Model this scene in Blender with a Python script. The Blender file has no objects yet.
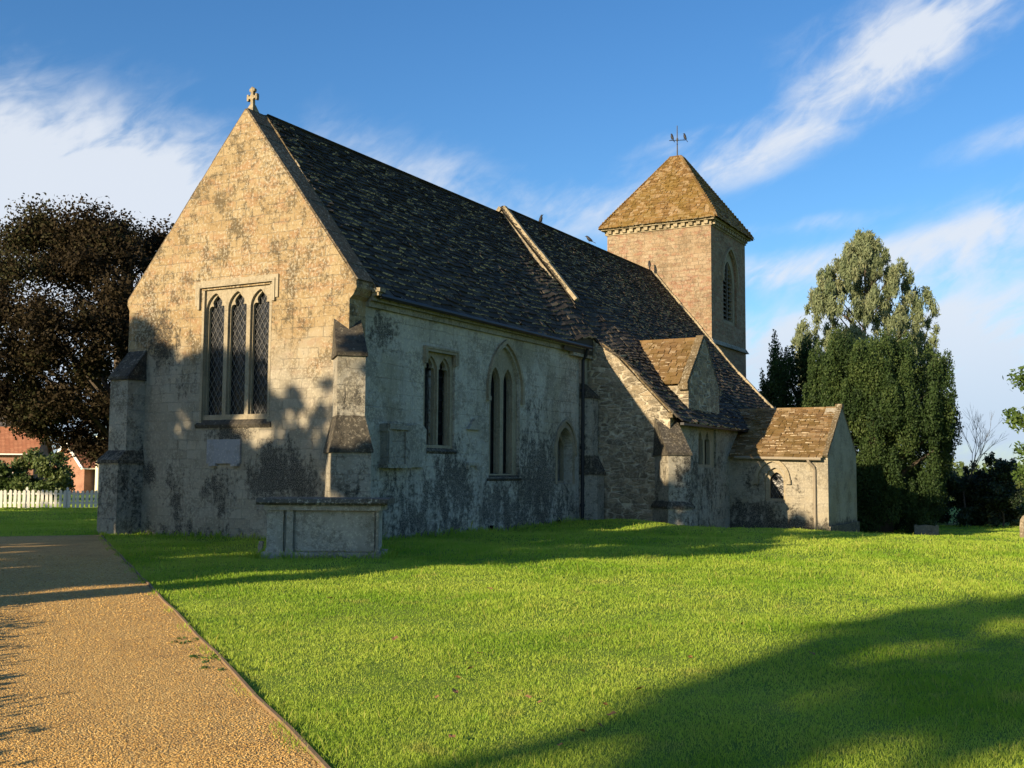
import bpy, math, random
import numpy as np
from mathutils import Vector, Matrix
from mathutils.geometry import tessellate_polygon
random.seed(7); rng = np.random.default_rng(11)
R = math.radians
scene = bpy.context.scene
COL = scene.collection

# ------------------------------------------------------------------ camera, sky, sun, exposure
CAM = Vector((-18.942, -18.028, 1.65))
yaw, pitch, roll, FPX = 0.5112, 0.0790, 0.0068, 1077.4
Fw = Vector((math.cos(yaw)*math.cos(pitch), math.sin(yaw)*math.cos(pitch), math.sin(pitch)))
Rt = Vector((math.sin(yaw), -math.cos(yaw), 0)); Up = Rt.cross(Fw)
Rt, Up = Rt*math.cos(roll)+Up*math.sin(roll), Up*math.cos(roll)-Rt*math.sin(roll)
cam_d = bpy.data.cameras.new('camera'); cam = bpy.data.objects.new('camera', cam_d); COL.objects.link(cam)
cam.matrix_world = Matrix(((Rt.x, Up.x, -Fw.x, CAM.x), (Rt.y, Up.y, -Fw.y, CAM.y), (Rt.z, Up.z, -Fw.z, CAM.z), (0, 0, 0, 1)))
cam_d.sensor_width = 36; cam_d.lens = FPX/1024*36; cam_d.clip_end = 6000; cam_d.clip_start = .1
scene.camera = cam

SUN_EL, TA = R(16.0), 0.215            # TA: sideways drift of the light per metre along +X
SUN_STRENGTH, SUN_COLOR = 5.0, (1.0, .80, .53)
SKY_STRENGTH, EXPOSURE = 0.074, 1.03
azs = math.atan(TA)
SUN = Vector((-math.cos(azs)*math.cos(SUN_EL), math.sin(azs)*math.cos(SUN_EL), math.sin(SUN_EL)))   # towards the sun
sd = bpy.data.lights.new('sun', 'SUN'); sd.energy = SUN_STRENGTH; sd.angle = R(.5); sd.color = SUN_COLOR
so = bpy.data.objects.new('sun', sd); COL.objects.link(so); so.rotation_euler = SUN.to_track_quat('Z', 'Y').to_euler()
so.location = (-30, 10, 30)
scene.view_settings.view_transform = 'Standard'; scene.view_settings.look = 'None'
scene.view_settings.gamma = 1; scene.view_settings.exposure = EXPOSURE; scene.view_settings.use_curve_mapping = False

class G:                                # small node-tree helper
    def __init__(s, nt): s.nt = nt; s.n = nt.nodes; s.l = nt.links
    def new(s, t, **k):
        n = s.n.new(t)
        for a, b in k.items(): setattr(n, a, b)
        return n
    def put(s, sock, v):
        if isinstance(v, bpy.types.NodeSocket): s.l.new(v, sock)
        elif v is not None: sock.default_value = (*v, 1) if isinstance(v, tuple) and len(v) == 3 and sock.type == 'RGBA' else v
    def m(s, op, a, b=None, c=None, clamp=False):
        n = s.new('ShaderNodeMath', operation=op, use_clamp=clamp)
        for i, v in enumerate((a, b, c)): s.put(n.inputs[i], v) if v is not None else None
        return n.outputs[0]
    def vm(s, op, a, b=None):
        n = s.new('ShaderNodeVectorMath', operation=op); s.put(n.inputs[0], a)
        if b is not None: s.put(n.inputs[3] if op == 'SCALE' else n.inputs[1], b)
        return n.outputs['Value'] if op in ('DOT_PRODUCT', 'LENGTH', 'DISTANCE') else n.outputs[0]
    def noise(s, vec, scale, detail=4, rough=.55, dist=0, col=False):
        n = s.new('ShaderNodeTexNoise'); s.put(n.inputs['Vector'], vec)
        n.inputs['Scale'].default_value = scale; n.inputs['Detail'].default_value = detail
        n.inputs['Roughness'].default_value = rough; n.inputs['Distortion'].default_value = dist
        return n.outputs['Color' if col else 'Fac']
    def ramp(s, f, a, b, lo=0., hi=1.):
        n = s.new('ShaderNodeMapRange', interpolation_type='SMOOTHSTEP'); s.put(n.inputs[0], f)
        for i, v in zip((1, 2, 3, 4), (a, b, lo, hi)): n.inputs[i].default_value = v
        return n.outputs[0]
    def mix(s, f, a, b, mode='MIX'):
        n = s.new('ShaderNodeMix', data_type='RGBA', blend_type=mode); s.put(n.inputs[0], f)
        s.put(n.inputs[6], a); s.put(n.inputs[7], b); return n.outputs[2]
    def bump(s, h, dist, strength=1., normal=None):
        n = s.new('ShaderNodeBump'); s.put(n.inputs['Height'], h); n.inputs['Distance'].default_value = dist
        n.inputs['Strength'].default_value = strength
        if normal is not None: s.put(n.inputs['Normal'], normal)
        return n.outputs[0]
    def attr(s, name): return s.new('ShaderNodeAttribute', attribute_name=name).outputs['Fac']
    def xyz(s, v):
        n = s.new('ShaderNodeSeparateXYZ'); s.put(n.inputs[0], v); return n.outputs
    def comb(s, x, y, z):
        n = s.new('ShaderNodeCombineXYZ')
        for i, v in enumerate((x, y, z)): s.put(n.inputs[i], v)
        return n.outputs[0]

world = bpy.data.worlds.new('World'); scene.world = world; world.use_nodes = True
def build_sky():
    nt = world.node_tree; nt.nodes.clear(); g = G(nt)
    sky = g.new('ShaderNodeTexSky', sky_type='NISHITA'); sky.sun_disc = False
    sky.sun_elevation = SUN_EL; sky.sun_rotation = math.atan2(SUN.x, SUN.y); sky.altitude = 50
    sky.air_density = 1.0; sky.dust_density = .6; sky.ozone_density = 2.2
    hs = g.new('ShaderNodeHueSaturation'); g.put(hs.inputs['Color'], sky.outputs[0]); hs.inputs['Saturation'].default_value = 1.22
    tint = g.mix(1.0, hs.outputs[0], (.80, .98, 1.16), 'MULTIPLY')
    d = g.vm('NORMALIZE', g.new('ShaderNodeTexCoord').outputs['Generated'])
    x, y, z = g.xyz(d)
    s = g.m('SUBTRACT', 29.4, g.m('MULTIPLY', g.m('ARCTAN2', y, x), 180/math.pi))     # degrees clockwise from the church axis
    el = g.m('MULTIPLY', g.m('ARCSINE', z), 180/math.pi)
    # streaky texture, stretched along the drift of the cirrus
    p = g.comb(g.m('ADD', g.m('MULTIPLY', s, .86), g.m('MULTIPLY', el, .5)), g.m('MULTIPLY', g.m('SUBTRACT', g.m('MULTIPLY', el, .86), g.m('MULTIPLY', s, .5)), 2.3), 0)
    n1 = g.noise(p, .16, 6, .56, .5); n2 = g.noise(p, .5, 5, .58, .6); n3 = g.noise(p, .06, 3, .5, .3)
    tot = None
    for (cs, ce, a, b, rot, w) in ((-27, 12, 13, 5.2, -6, 2.1), (-15, 12.2, 9, 3.4, -10, 1.2), (-3, 14.6, 8, 2.4, -14, .62), (-33, 3, 18, 8, 0, 1.0),
                                   (21.5, 21.6, 6.0, 2.0, 10, 1.02), (14.2, 16.9, 5.2, 1.45, 24, 1.08), (19.5, 19.6, 3.0, 1.6, 20, .9), (7.2, 14.9, 3.6, 1.2, 24, 1.0), (8.4, 17.0, 2.4, .7, 15, .6),
                                   (26, 16.2, 4.5, .9, 12, .55), (25, 12.3, 6, 1.6, 24, .58), (15.5, 12.6, 5, .55, 4, .5), (15, 10.2, 8, 1.0, 3, .85), (22, 11.6, 9, .8, 6, .4),
                                   (26, 9.2, 8, 1.6, 8, .5), (19, 6.6, 14, 1.6, 0, .95), (22, 2.5, 22, 4.2, 0, 1.0), (-3, 3, 30, 3.5, 0, .55),
                                   (80, 16, 25, 7, 15, .9), (-80, 18, 30, 8, -10, .9)):
        c, q = math.cos(R(rot)), math.sin(R(rot))
        ds = g.m('SUBTRACT', s, cs); de = g.m('SUBTRACT', el, ce)
        u = g.m('MULTIPLY', g.m('ADD', g.m('MULTIPLY', ds, c), g.m('MULTIPLY', de, q)), 1/a)
        v = g.m('MULTIPLY', g.m('SUBTRACT', g.m('MULTIPLY', de, c), g.m('MULTIPLY', ds, q)), 1/b)
        e = g.m('MULTIPLY', g.m('EXPONENT', g.m('MULTIPLY', g.m('ADD', g.m('MULTIPLY', u, u), g.m('MULTIPLY', v, v)), -1)), w)
        tot = e if tot is None else g.m('ADD', tot, e)
    nn = g.m('ADD', g.m('MULTIPLY', n1, .9), g.m('ADD', g.m('MULTIPLY', n2, .36), g.m('MULTIPLY', n3, .3)))
    sn = g.ramp(nn, .50, 1.04)
    cov = g.ramp(g.m('ADD', g.m('MULTIPLY', tot, g.m('ADD', .46, g.m('MULTIPLY', sn, .9))), g.m('MULTIPLY', g.m('SUBTRACT', nn, .83), .45)), .1, 1.25)
    low = g.ramp(el, 10, -1)
    cc = g.mix(low, (5.2, 5.55, 6.1), (3.4, 4.3, 5.7))
    out = g.mix(g.m('MULTIPLY', cov, .92), tint, cc)
    bg = g.new('ShaderNodeBackground'); g.put(bg.inputs[0], out); bg.inputs[1].default_value = SKY_STRENGTH
    g.l.new(bg.outputs[0], g.new('ShaderNodeOutputWorld').inputs[0])
build_sky()

# ------------------------------------------------------------------ mesh helpers
class MB:
    """collects faces (with a random value per piece) and links them as ONE mesh object"""
    def __init__(s): s.v = []; s.f = []; s.r = []; s.mi = []; s.cr = 0.5; s.cm = 0
    def piece(s, m=None):
        s.cr = random.random()
        if m is not None: s.cm = m
        return s
    def face(s, pts):
        i = len(s.v); s.v += [tuple(p) for p in pts]; s.f.append(tuple(range(i, i+len(pts)))); s.r.append(s.cr); s.mi.append(s.cm)
    def mesh(s, vs, fs):
        i = len(s.v); s.v += [tuple(p) for p in vs]
        for f in fs: s.f.append(tuple(i+k for k in f)); s.r.append(s.cr); s.mi.append(s.cm)
    def hexa(s, b, t):               # two quads (bottom, top) of matching corners
        s.mesh(list(b)+list(t), [(3, 2, 1, 0), (4, 5, 6, 7)]+[(k, (k+1) % 4, 4+(k+1) % 4, 4+k) for k in range(4)])
    def box(s, a, b):
        (x0, y0, z0), (x1, y1, z1) = a, b
        s.hexa([(x0, y0, z0), (x1, y0, z0), (x1, y1, z0), (x0, y1, z0)], [(x0, y0, z1), (x1, y0, z1), (x1, y1, z1), (x0, y1, z1)])
    def bar(s, p, q, w, h=None, up=(0, 0, 1)):
        p, q = Vector(p), Vector(q); h = h or w; d = (q-p).normalized(); u = Vector(up)
        if abs(d.dot(u)) > .98: u = Vector((1, 0, 0))
        a = d.cross(u).normalized()*w/2; b = a.cross(d).normalized()*h/2
        s.hexa([p-a-b, p+a-b, p+a+b, p-a+b], [q-a-b, q+a-b, q+a+b, q-a+b])
    def tube(s, pts, rad, n=8, cap=True):
        pts = [Vector(p) for p in pts]; rad = rad if isinstance(rad, (list, tuple)) else [rad]*len(pts); rings = []
        ref = Vector((.3, .5, .81))
        for i, p in enumerate(pts):
            d = (pts[min(i+1, len(pts)-1)]-pts[max(i-1, 0)]).normalized()
            a = d.cross(ref)
            if a.length < .1: a = d.cross(Vector((1, 0, 0)))
            a.normalize(); b = d.cross(a)
            rings.append([p+(a*math.cos(2*math.pi*k/n)+b*math.sin(2*math.pi*k/n))*rad[i] for k in range(n)])
        vs = [v for r in rings for v in r]
        fs = [(i*n+k, i*n+(k+1) % n, (i+1)*n+(k+1) % n, (i+1)*n+k) for i in range(len(pts)-1) for k in range(n)]
        if cap: fs += [tuple(range(n-1, -1, -1)), tuple((len(pts)-1)*n+k for k in range(n))]
        s.mesh(vs, fs)
    def plate(s, F, outer, holes, d0, d1):
        """flat slab with openings in frame F, from depth d0 (front) to d1 (back)"""
        loops = [outer]+list(holes)
        tris = tessellate_polygon([[Vector((u, v, 0)) for u, v in l] for l in loops]); pts = [p for l in loops for p in l]
        for dd in (d0, d1):
            s.mesh([F(u, v, dd) for u, v in pts], [tuple(t) for t in tris])
        for l in loops:
            n = len(l)
            for k in range(n):
                (a, b), (c, d) = l[k], l[(k+1) % n]
                s.face([F(a, b, d0), F(c, d, d0), F(c, d, d1), F(a, b, d1)])
    def strip(s, F, path, w, d0, d1, closed=False):
        """moulding of width w following a 2D path (outside of it, to the left) between two depths"""
        n = len(path); off = []
        for k in range(n):
            a = path[(k-1) % n] if (k or closed) else None; b = path[(k+1) % n] if (k < n-1 or closed) else None
            ns = []
            for p, q in ((a, path[k]), (path[k], b)):
                if p is None or q is None: continue
                dx, dy = q[0]-p[0], q[1]-p[1]; L = math.hypot(dx, dy) or 1; ns.append((-dy/L, dx/L))
            nx, ny = sum(t[0] for t in ns), sum(t[1] for t in ns); L = math.hypot(nx, ny) or 1; nx /= L; ny /= L
            dot = max(.4, nx*ns[0][0]+ny*ns[0][1]); off.append((path[k][0]+nx*w/dot, path[k][1]+ny*w/dot))
        for k in range(n if closed else n-1):
            j = (k+1) % n; a, b, c, d = path[k], path[j], off[j], off[k]
            s.hexa([F(*q, d1) for q in (a, b, c, d)], [F(*q, d0) for q in (a, b, c, d)])
    def build(s, name, mat, parent=None, smooth=False, kind=None):
        me = bpy.data.meshes.new(name); me.from_pydata(s.v, [], s.f); me.update()
        at = me.attributes.new('rnd', 'FLOAT', 'FACE'); at.data.foreach_set('value', s.r)
        for m in (mat if isinstance(mat, (list, tuple)) else [mat]): me.materials.append(m)
        if isinstance(mat, (list, tuple)): me.polygons.foreach_set('material_index', s.mi)
        if smooth: me.shade_smooth()
        o = bpy.data.objects.new(name, me); COL.objects.link(o)
        if parent: o.parent = parent
        if kind: o['kind'] = kind
        return o
def npmesh(name, verts, nv, mat, parent=None, rnd=None, smooth=False):
    """fast mesh from an array of polygons with nv corners each (no shared corners)"""
    n = len(verts)//nv; me = bpy.data.meshes.new(name)
    me.vertices.add(len(verts)); me.vertices.foreach_set('co', np.asarray(verts, np.float32).ravel())
    me.loops.add(len(verts)); me.loops.foreach_set('vertex_index', np.arange(len(verts), dtype=np.int32))
    me.polygons.add(n); me.polygons.foreach_set('loop_start', np.arange(0, n*nv, nv, dtype=np.int32))
    me.update(calc_edges=True)
    if rnd is not None:
        at = me.attributes.new('rnd', 'FLOAT', 'FACE'); at.data.foreach_set('value', np.asarray(rnd, np.float32))
    me.materials.append(mat); o = bpy.data.objects.new(name, me); COL.objects.link(o)
    if parent: o.parent = parent
    return o
def frame(O, U, N, V=(0, 0, 1)):
    O, U, V, N = Vector(O), Vector(U), Vector(V), Vector(N)
    return lambda u, v, d=0: O+U*u+V*v+N*d
def thing(name, label, cat, loc=(0, 0, 0), rotz=0, group=None):
    o = bpy.data.objects.new(name, None); COL.objects.link(o); o.location = loc; o.rotation_euler = (0, 0, rotz)
    o.empty_display_size = .3
    return tag(o, label, cat, group)
def tag(o, label, cat, group=None):
    o['label'] = label; o['category'] = cat
    if group: o['group'] = group
    return o
def at_px(x, y, dist):                  # point on a sight line, used once to survey where a far thing stands
    d = Fw+Rt*((x-512)/FPX)+Up*((384-y)/FPX); return CAM+d*dist

# ------------------------------------------------------------------ materials
def mat(name):
    m = bpy.data.materials.new(name); m.use_nodes = True; nt = m.node_tree; nt.nodes.clear(); g = G(nt)
    b = g.new('ShaderNodeBsdfPrincipled'); o = g.new('ShaderNodeOutputMaterial'); g.l.new(b.outputs[0], o.inputs[0])
    b.inputs['Specular IOR Level'].default_value = .25
    return m, g, b, o
def wall_uv(g):
    geo = g.new('ShaderNodeNewGeometry'); P = geo.outputs['Position']; x, y, z = g.xyz(P); nx, ny, nz = g.xyz(geo.outputs['True Normal'])
    f = g.m('GREATER_THAN', g.m('ABSOLUTE', nx), .6)
    u = g.m('ADD', g.m('MULTIPLY', f, y), g.m('MULTIPLY', g.m('SUBTRACT', 1, f), x))
    return P, g.comb(u, z, 0)
def stone_mat(name, c1, c2, c3, pink=.35, block=(.5, .22), rubble=0., mort=(.42, .36, .27), stain=.5, stains=(), speck=.5, bump=.018, render=0., streak=0., lichen=.6, alb=.63, mk=.7, low=None):
    """weathered limestone: coursed blocks (or rubble), tinted stones, lichen specks, black crust in patches"""
    m, g, b, o = mat(name); P, uv = wall_uv(g)
    wob = g.vm('SCALE', g.vm('SUBTRACT', g.noise(P, 1.7, 3, .5, 0, True), (.5, .5, .5)), .10)
    wob2 = g.vm('SCALE', g.vm('SUBTRACT', g.noise(P, 9, 2, .5, 0, True), (.5, .5, .5)), .035)
    q = g.vm('ADD', g.vm('ADD', uv, wob), wob2)
    big = g.noise(P, .55, 4, .6); mid = g.noise(P, 2.3, 6, .68); fine = g.noise(P, 9, 5, .72); vfine = g.noise(P, 42, 4, .75)
    if rubble < 1:
        br = g.new('ShaderNodeTexBrick', offset=.5, squash=.7, squash_frequency=3); g.put(br.inputs['Vector'], q)
        br.inputs['Scale'].default_value = 1; br.inputs['Brick Width'].default_value = block[0]; br.inputs['Row Height'].default_value = block[1]
        br.inputs['Mortar Size'].default_value = .011; br.inputs['Mortar Smooth'].default_value = .6; br.inputs['Bias'].default_value = 0
        br.inputs['Color1'].default_value = (0, 0, 0, 1); br.inputs['Color2'].default_value = (1, 1, 1, 1); br.inputs['Mortar'].default_value = (.5, .5, .5, 1)
        tone, mo = br.outputs['Color'], br.outputs['Fac']
    if rubble > 0:
        sc = g.vm('MULTIPLY', q, (1/block[0], 1/block[1], 1))
        vo = g.new('ShaderNodeTexVoronoi', feature='F1'); g.put(vo.inputs['Vector'], sc); vo.inputs['Scale'].default_value = 1; vo.inputs['Randomness'].default_value = .75
        ve = g.new('ShaderNodeTexVoronoi', feature='DISTANCE_TO_EDGE'); g.put(ve.inputs['Vector'], sc); ve.inputs['Scale'].default_value = 1; ve.inputs['Randomness'].default_value = .75
        rt = g.xyz(vo.outputs['Color'])[0]; rm = g.ramp(ve.outputs['Distance'], .13, .04)
        tone, mo = rt, rm
    col = g.mix(g.ramp(tone, 0, 1, .05, .95), c1, c2)
    t2 = g.noise(g.vm('MULTIPLY', q, (1/block[0]*.9, 1/block[1]*.9, 1)), 1.0, 1, .5)
    col = g.mix(g.m('MULTIPLY', g.ramp(g.m('ADD', t2, g.m('MULTIPLY', g.m('SUBTRACT', big, .5), .8)), .48, .68), pink), col, c3)
    wear = g.ramp(g.noise(P, 3.1, 3, .6), .62, .38, .12, 1)
    col = g.mix(g.m('MULTIPLY', g.m('MULTIPLY', mo, wear), mk), col, mort)
    if render > 0:          # old limewash / render hides the joints here and there
        col = g.mix(g.m('MULTIPLY', g.ramp(g.m('ADD', big, g.m('MULTIPLY', mid, .35)), .5, .72), render), col, (.53, .505, .44))
    lw = None
    if low:                # smoother pale ashlar facing in the lower part of the wall
        lw = g.ramp(g.m('ADD', g.xyz(P)[2], g.m('MULTIPLY', g.m('SUBTRACT', big, .5), 3.5)), low[1], low[0])
        col = g.mix(g.m('MULTIPLY', lw, .8), col, g.mix(g.ramp(tone, 0, 1), (.45, .42, .335), (.58, .54, .44)))
    # grey lichen mottling and pale specks
    mv = g.m('ADD', g.m('MULTIPLY', mid, .9), g.m('ADD', g.m('MULTIPLY', fine, 1.7), g.m('MULTIPLY', vfine, 1.3)))
    mott = g.ramp(g.m('ADD', mv, g.m('MULTIPLY', g.m('SUBTRACT', g.noise(P, 1.15, 4, .6), .5), 1.7)), 1.88, 2.22)
    col = g.mix(g.m('MULTIPLY', mott, g.m('SUBTRACT', lichen, g.m('MULTIPLY', lw, lichen*.7)) if low else lichen), col, (.115, .092, .055))
    dz = g.vm('MULTIPLY', P, (1, 1, .38)); drip = g.noise(dz, 3.4, 5, .65)
    col = g.mix(g.m('MULTIPLY', g.ramp(g.m('ADD', g.noise(P, 15, 4, .75), g.m('MULTIPLY', big, .35)), .70, .78), speck), col, (.70, .63, .48))
    # black crust
    bl = None
    for (cx, cy, cz, rx, ry, rz, w) in stains:
        e = g.vm('LENGTH', g.vm('MULTIPLY', g.vm('SUBTRACT', P, (cx, cy, cz)), (1/rx, 1/ry, 1/rz)))
        e = g.ramp(e, 1.5, .2, 0, w*1.25); bl = e if bl is None else g.m('MAXIMUM', bl, e)
    st = g.m('ADD', g.m('ADD', g.m('MULTIPLY', g.m('SUBTRACT', drip, .5), 2.4), g.m('MULTIPLY', g.m('SUBTRACT', tone, .5), .22)), g.m('MULTIPLY', g.m('SUBTRACT', fine, .5), 1.9))
    base = g.m('SUBTRACT', stain, .66)
    k = g.m('ADD', st, g.m('ADD', base, bl) if bl is not None else base)
    kk = g.m('MULTIPLY', g.ramp(k, -.1, .5), g.ramp(vfine, .60, .46, .22, 1))
    col = g.mix(g.m('MULTIPLY', kk, .95), col, (.03, .029, .028))
    col = g.mix(1.0, col, (alb, alb, alb), 'MULTIPLY')
    if streak > 0:
        sn = g.noise(g.vm('MULTIPLY', uv, (3.2, .22, 1)), 1, 5, .6)
        col = g.mix(g.m('MULTIPLY', g.ramp(sn, .52, .72), streak), col, (.1, .095, .08))
    g.put(b.inputs['Base Color'], col); b.inputs['Roughness'].default_value = .95
    h = g.m('ADD', g.m('MULTIPLY', g.m('MULTIPLY', mo, wear), -.9), g.m('ADD', g.m('MULTIPLY', fine, .75), g.m('ADD', g.m('MULTIPLY', mid, .8), g.m('MULTIPLY', vfine, .25))))
    if rubble > 0 or True: h = g.m('ADD', h, g.m('MULTIPLY', tone, .35))
    g.put(b.inputs['Normal'], g.bump(h, bump))
    return m
WARM = ((.44, .31, .155), (.53, .405, .225), (.45, .25, .13))
M = {}
M['gable'] = stone_mat('gable limestone', *WARM, pink=.55, block=(.46, .23), stain=.12, speck=.62, lichen=.8,
    low=(3.7, 4.7), alb=.55, stains=((0, 2.5, 4.7, 1, .7, 1.0, .8), (0, 1.75, 3.7, 1, .4, .6, .5), (0, -1.3, 1.5, 1, 1.2, .9, .95), (0, .2, 2.45, 1, 1.0, .3, .85), (0, 1.9, .9, 1, .6, 1.1, .65), (0, 3.0, 1.5, 1, .5, .4, .8), (0, -2.4, 1.0, 1, .8, .9, .8), (0, .4, 1.1, 1, .8, .7, .7), (0, 1.5, .1, 1, 2.5, .35, .6)), bump=.02)
M['chancel'] = stone_mat('chancel south stone', (.33, .3, .22), (.42, .385, .29), (.36, .34, .28), pink=.5, block=(.72, .34), stain=.14, speck=.6, lichen=.5, render=.8, streak=.4, alb=.78,
    stains=((1.3, -3.3, 4.85, .75, 1, .6, .8), (2.0, -3.3, .9, 1.8, 1, 1.1, .62), (4.4, -3.3, 1.2, 1.2, 1, 1.3, .85), (6.6, -3.3, .6, 1.4, 1, .9, .85), (9.0, -3.3, 1.3, 1.9, 1, 1.9, .9), (10.6, -3.3, .7, 1.0, 1, .9, .7), (3.5, -3.3, .3, 3.4, 1, 1.7, .68), (8.5, -3.3, .3, 4, 1, 1.5, .72), (8.8, -3.3, 3.0, 1.0, 1, 1.0, .45)), bump=.014)
M['aisle'] = stone_mat('aisle rubble', (.19, .155, .105), (.36, .29, .19), (.12, .105, .08), pink=.7, block=(.40, .16), rubble=1, mort=(.56, .49, .36), stain=.2, speck=.3, lichen=.4, bump=.05, alb=.85, mk=.95)
M['annex'] = stone_mat('annex ashlar', (.43, .36, .235), (.52, .45, .31), (.42, .33, .2), pink=.4, alb=.54, block=(.62, .27), stain=.04, speck=.5, lichen=.4, render=.5,
    stains=((18.2, -6.9, 1.3, 1, .6, .7, .6), (18.2, -8.55, 1.25, 1, .45, .6, .42), (18.2, -7.0, .25, 1, 1.8, .5, .9), (18.2, -7.8, -.45, 1, 2.8, .6, 1.3), (20.5, -9.5, -.5, 3.6, 1, .5, 1.3)), bump=.012)
M['tower'] = stone_mat('tower rubble', (.43, .30, .18), (.54, .41, .27), (.43, .235, .15), pink=.9, alb=.54, block=(.36, .165), rubble=0, mort=(.56, .45, .3), stain=.0, speck=.35, lichen=.4, bump=.03)
M['dress'] = stone_mat('dressed limestone', (.42, .355, .24), (.47, .405, .285), (.4, .33, .22), pink=.3, block=(.5, .6), stain=.03, speck=.3, lichen=.3, bump=.008)
M['butt'] = stone_mat('buttress stone', (.34, .31, .24), (.41, .375, .29), (.33, .31, .25), pink=.4, block=(.8, .38), stain=.26, speck=.6, lichen=.6, render=.5, bump=.02,
    stains=((-.55, 3.4, 1.2, 1, 1, 1.1, .45), (0, 2.9, 1.0, .8, .6, 1.6, .5), (-.7, -3.9, 2.9, 1, 1, .8, .4), (-.7, -3.9, 1.0, 1, 1, .6, .35), (12, -3.8, 2, 1, 1, 3, .3), (12.9, -6.6, 1, 1.2, 1.2, 2.5, .85), (15.7, -6, 4.6, 1.5, 1, 1.5, .55), (15, -6, 1.2, 3, 1, 1.6, .5)))
M['crust'] = stone_mat('black crusted weathering', (.09, .08, .065), (.13, .115, .085), (.07, .065, .05), pink=.4, block=(9, 9), stain=.75, speck=.3, lichen=.6, bump=.03)
M['verge'] = stone_mat('browned verge stone', (.13, .10, .065), (.18, .135, .085), (.10, .08, .05), pink=.4, block=(9, 9), stain=.3, speck=.35, lichen=.6, bump=.02)
M['coping'] = stone_mat('coping stone', (.42, .34, .21), (.5, .42, .28), (.38, .3, .18), pink=.4, block=(.7, .7), stain=.05, speck=.5, lichen=.55, bump=.015)
M['mosscope'] = stone_mat('mossy coping', (.17, .125, .065), (.25, .185, .10), (.13, .10, .05), pink=.4, block=(9, 9), stain=.2, speck=.5, lichen=.7, bump=.02)
M['tomb'] = stone_mat('tomb stone', (.27, .25, .19), (.36, .335, .26), (.3, .235, .14), pink=.8, block=(5, 5), stain=.14, speck=.5, lichen=.5, render=.55, bump=.012, alb=.8)
M['tombtop'] = stone_mat('tomb slab', (.13, .12, .095), (.2, .185, .15), (.1, .1, .08), pink=.4, block=(6, 6), stain=.38, speck=.8, lichen=.5, bump=.02)
M['headstone'] = stone_mat('headstone', (.2, .19, .16), (.25, .235, .2), (.16, .15, .12), block=(6, 6), stain=.2, speck=.4, lichen=.5, bump=.01)
M['pale'] = stone_mat('pale lichen stone', (.45, .37, .26), (.52, .43, .31), (.4, .3, .2), block=(6, 6), stain=-.1, speck=.6, lichen=.45, bump=.01)
M['tablet'] = stone_mat('slate grey tablet', (.2, .2, .21), (.23, .23, .245), (.19, .19, .2), block=(6, 6), stain=-.05, speck=.15, lichen=.25, bump=.004, alb=1.25)

def slate_mat(name, ca, cb, moss, mossamt, pale, tail=.9):
    m, g, b, o = mat(name); P = g.new('ShaderNodeNewGeometry').outputs['Position']; r = g.attr('rnd')
    n = g.noise(P, 1.1, 5, .6); f = g.noise(P, 9, 5, .7); f2 = g.noise(P, 38, 3, .7)
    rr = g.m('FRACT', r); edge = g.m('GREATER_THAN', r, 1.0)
    col = g.mix(rr, ca, cb)
    col = g.mix(g.m('MULTIPLY', g.ramp(g.m('ADD', g.m('MULTIPLY', rr, .5), g.m('MULTIPLY', f, .55)), .6, .74), pale), col, (.3, .26, .19))
    col = g.mix(g.m('MULTIPLY', g.ramp(g.m('ADD', g.m('MULTIPLY', n, .6), g.m('MULTIPLY', f, .45)), .44, .62), mossamt), col, moss)
    col = g.mix(g.m('MULTIPLY', g.ramp(f2, .55, .75), .3), col, (.05, .045, .035))
    col = g.mix(g.m('MULTIPLY', edge, g.m('MULTIPLY', g.m('MULTIPLY', g.ramp(rr, .1, .6), g.ramp(g.noise(P, 13, 3, .7), .4, .56)), tail)), col, (.66, .58, .45))  # pale slate tails: lichen and sunlit glints, both put into the colour
    g.put(b.inputs['Base Color'], col); b.inputs['Roughness'].default_value = .85
    g.put(b.inputs['Normal'], g.bump(g.m('ADD', g.m('MULTIPLY', f, .6), g.m('MULTIPLY', f2, .4)), .02))
    return m
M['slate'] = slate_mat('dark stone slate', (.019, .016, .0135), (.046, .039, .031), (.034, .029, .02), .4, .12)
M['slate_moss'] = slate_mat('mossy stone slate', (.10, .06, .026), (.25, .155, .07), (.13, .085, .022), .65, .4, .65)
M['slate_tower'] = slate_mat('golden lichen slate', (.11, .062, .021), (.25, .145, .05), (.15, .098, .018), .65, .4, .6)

def plain(name, c, rough=.6, spec=.3, metal=0, var=.25, sc=6, bump=0):
    m, g, b, o = mat(name); P = g.new('ShaderNodeTexCoord').outputs['Object']; n = g.noise(P, sc, 4, .6)
    d = tuple(x*(1-var) for x in c); e = tuple(min(1, x*(1+var)) for x in c)
    g.put(b.inputs['Base Color'], g.mix(n, d, e)); b.inputs['Roughness'].default_value = rough; b.inputs['Metallic'].default_value = metal
    b.inputs['Specular IOR Level'].default_value = spec
    if bump: g.put(b.inputs['Normal'], g.bump(n, bump))
    return m
M['iron'] = plain('cast iron paint', (.014, .015, .019), .5, .3)
M['palepipe'] = plain('pale pipe', (.22, .185, .135), .5, .3)
M['lead'] = plain('weathered lead', (.3, .3, .29), .6, .3)
M['lattice'] = plain('pale wire lattice', (.23, .22, .2), .5, .4)
M['bar'] = plain('dark bar', (.05, .05, .05), .6)
M['void'] = plain('dark interior', (.01, .01, .012), .9, 0)
M['louvre'] = plain('oak louvre', (.12, .1, .075), .8)
M['bird'] = plain('black feathers', (.018, .018, .022), .6)
M['fence'] = plain('white painted picket', (.6, .585, .53), .7, var=.22, sc=2)
M['edge'] = plain('timber edging', (.2, .135, .075), .85, var=.4, sc=20)
M['render'] = plain('cream render', (.72, .64, .46), .9, var=.08)
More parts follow.
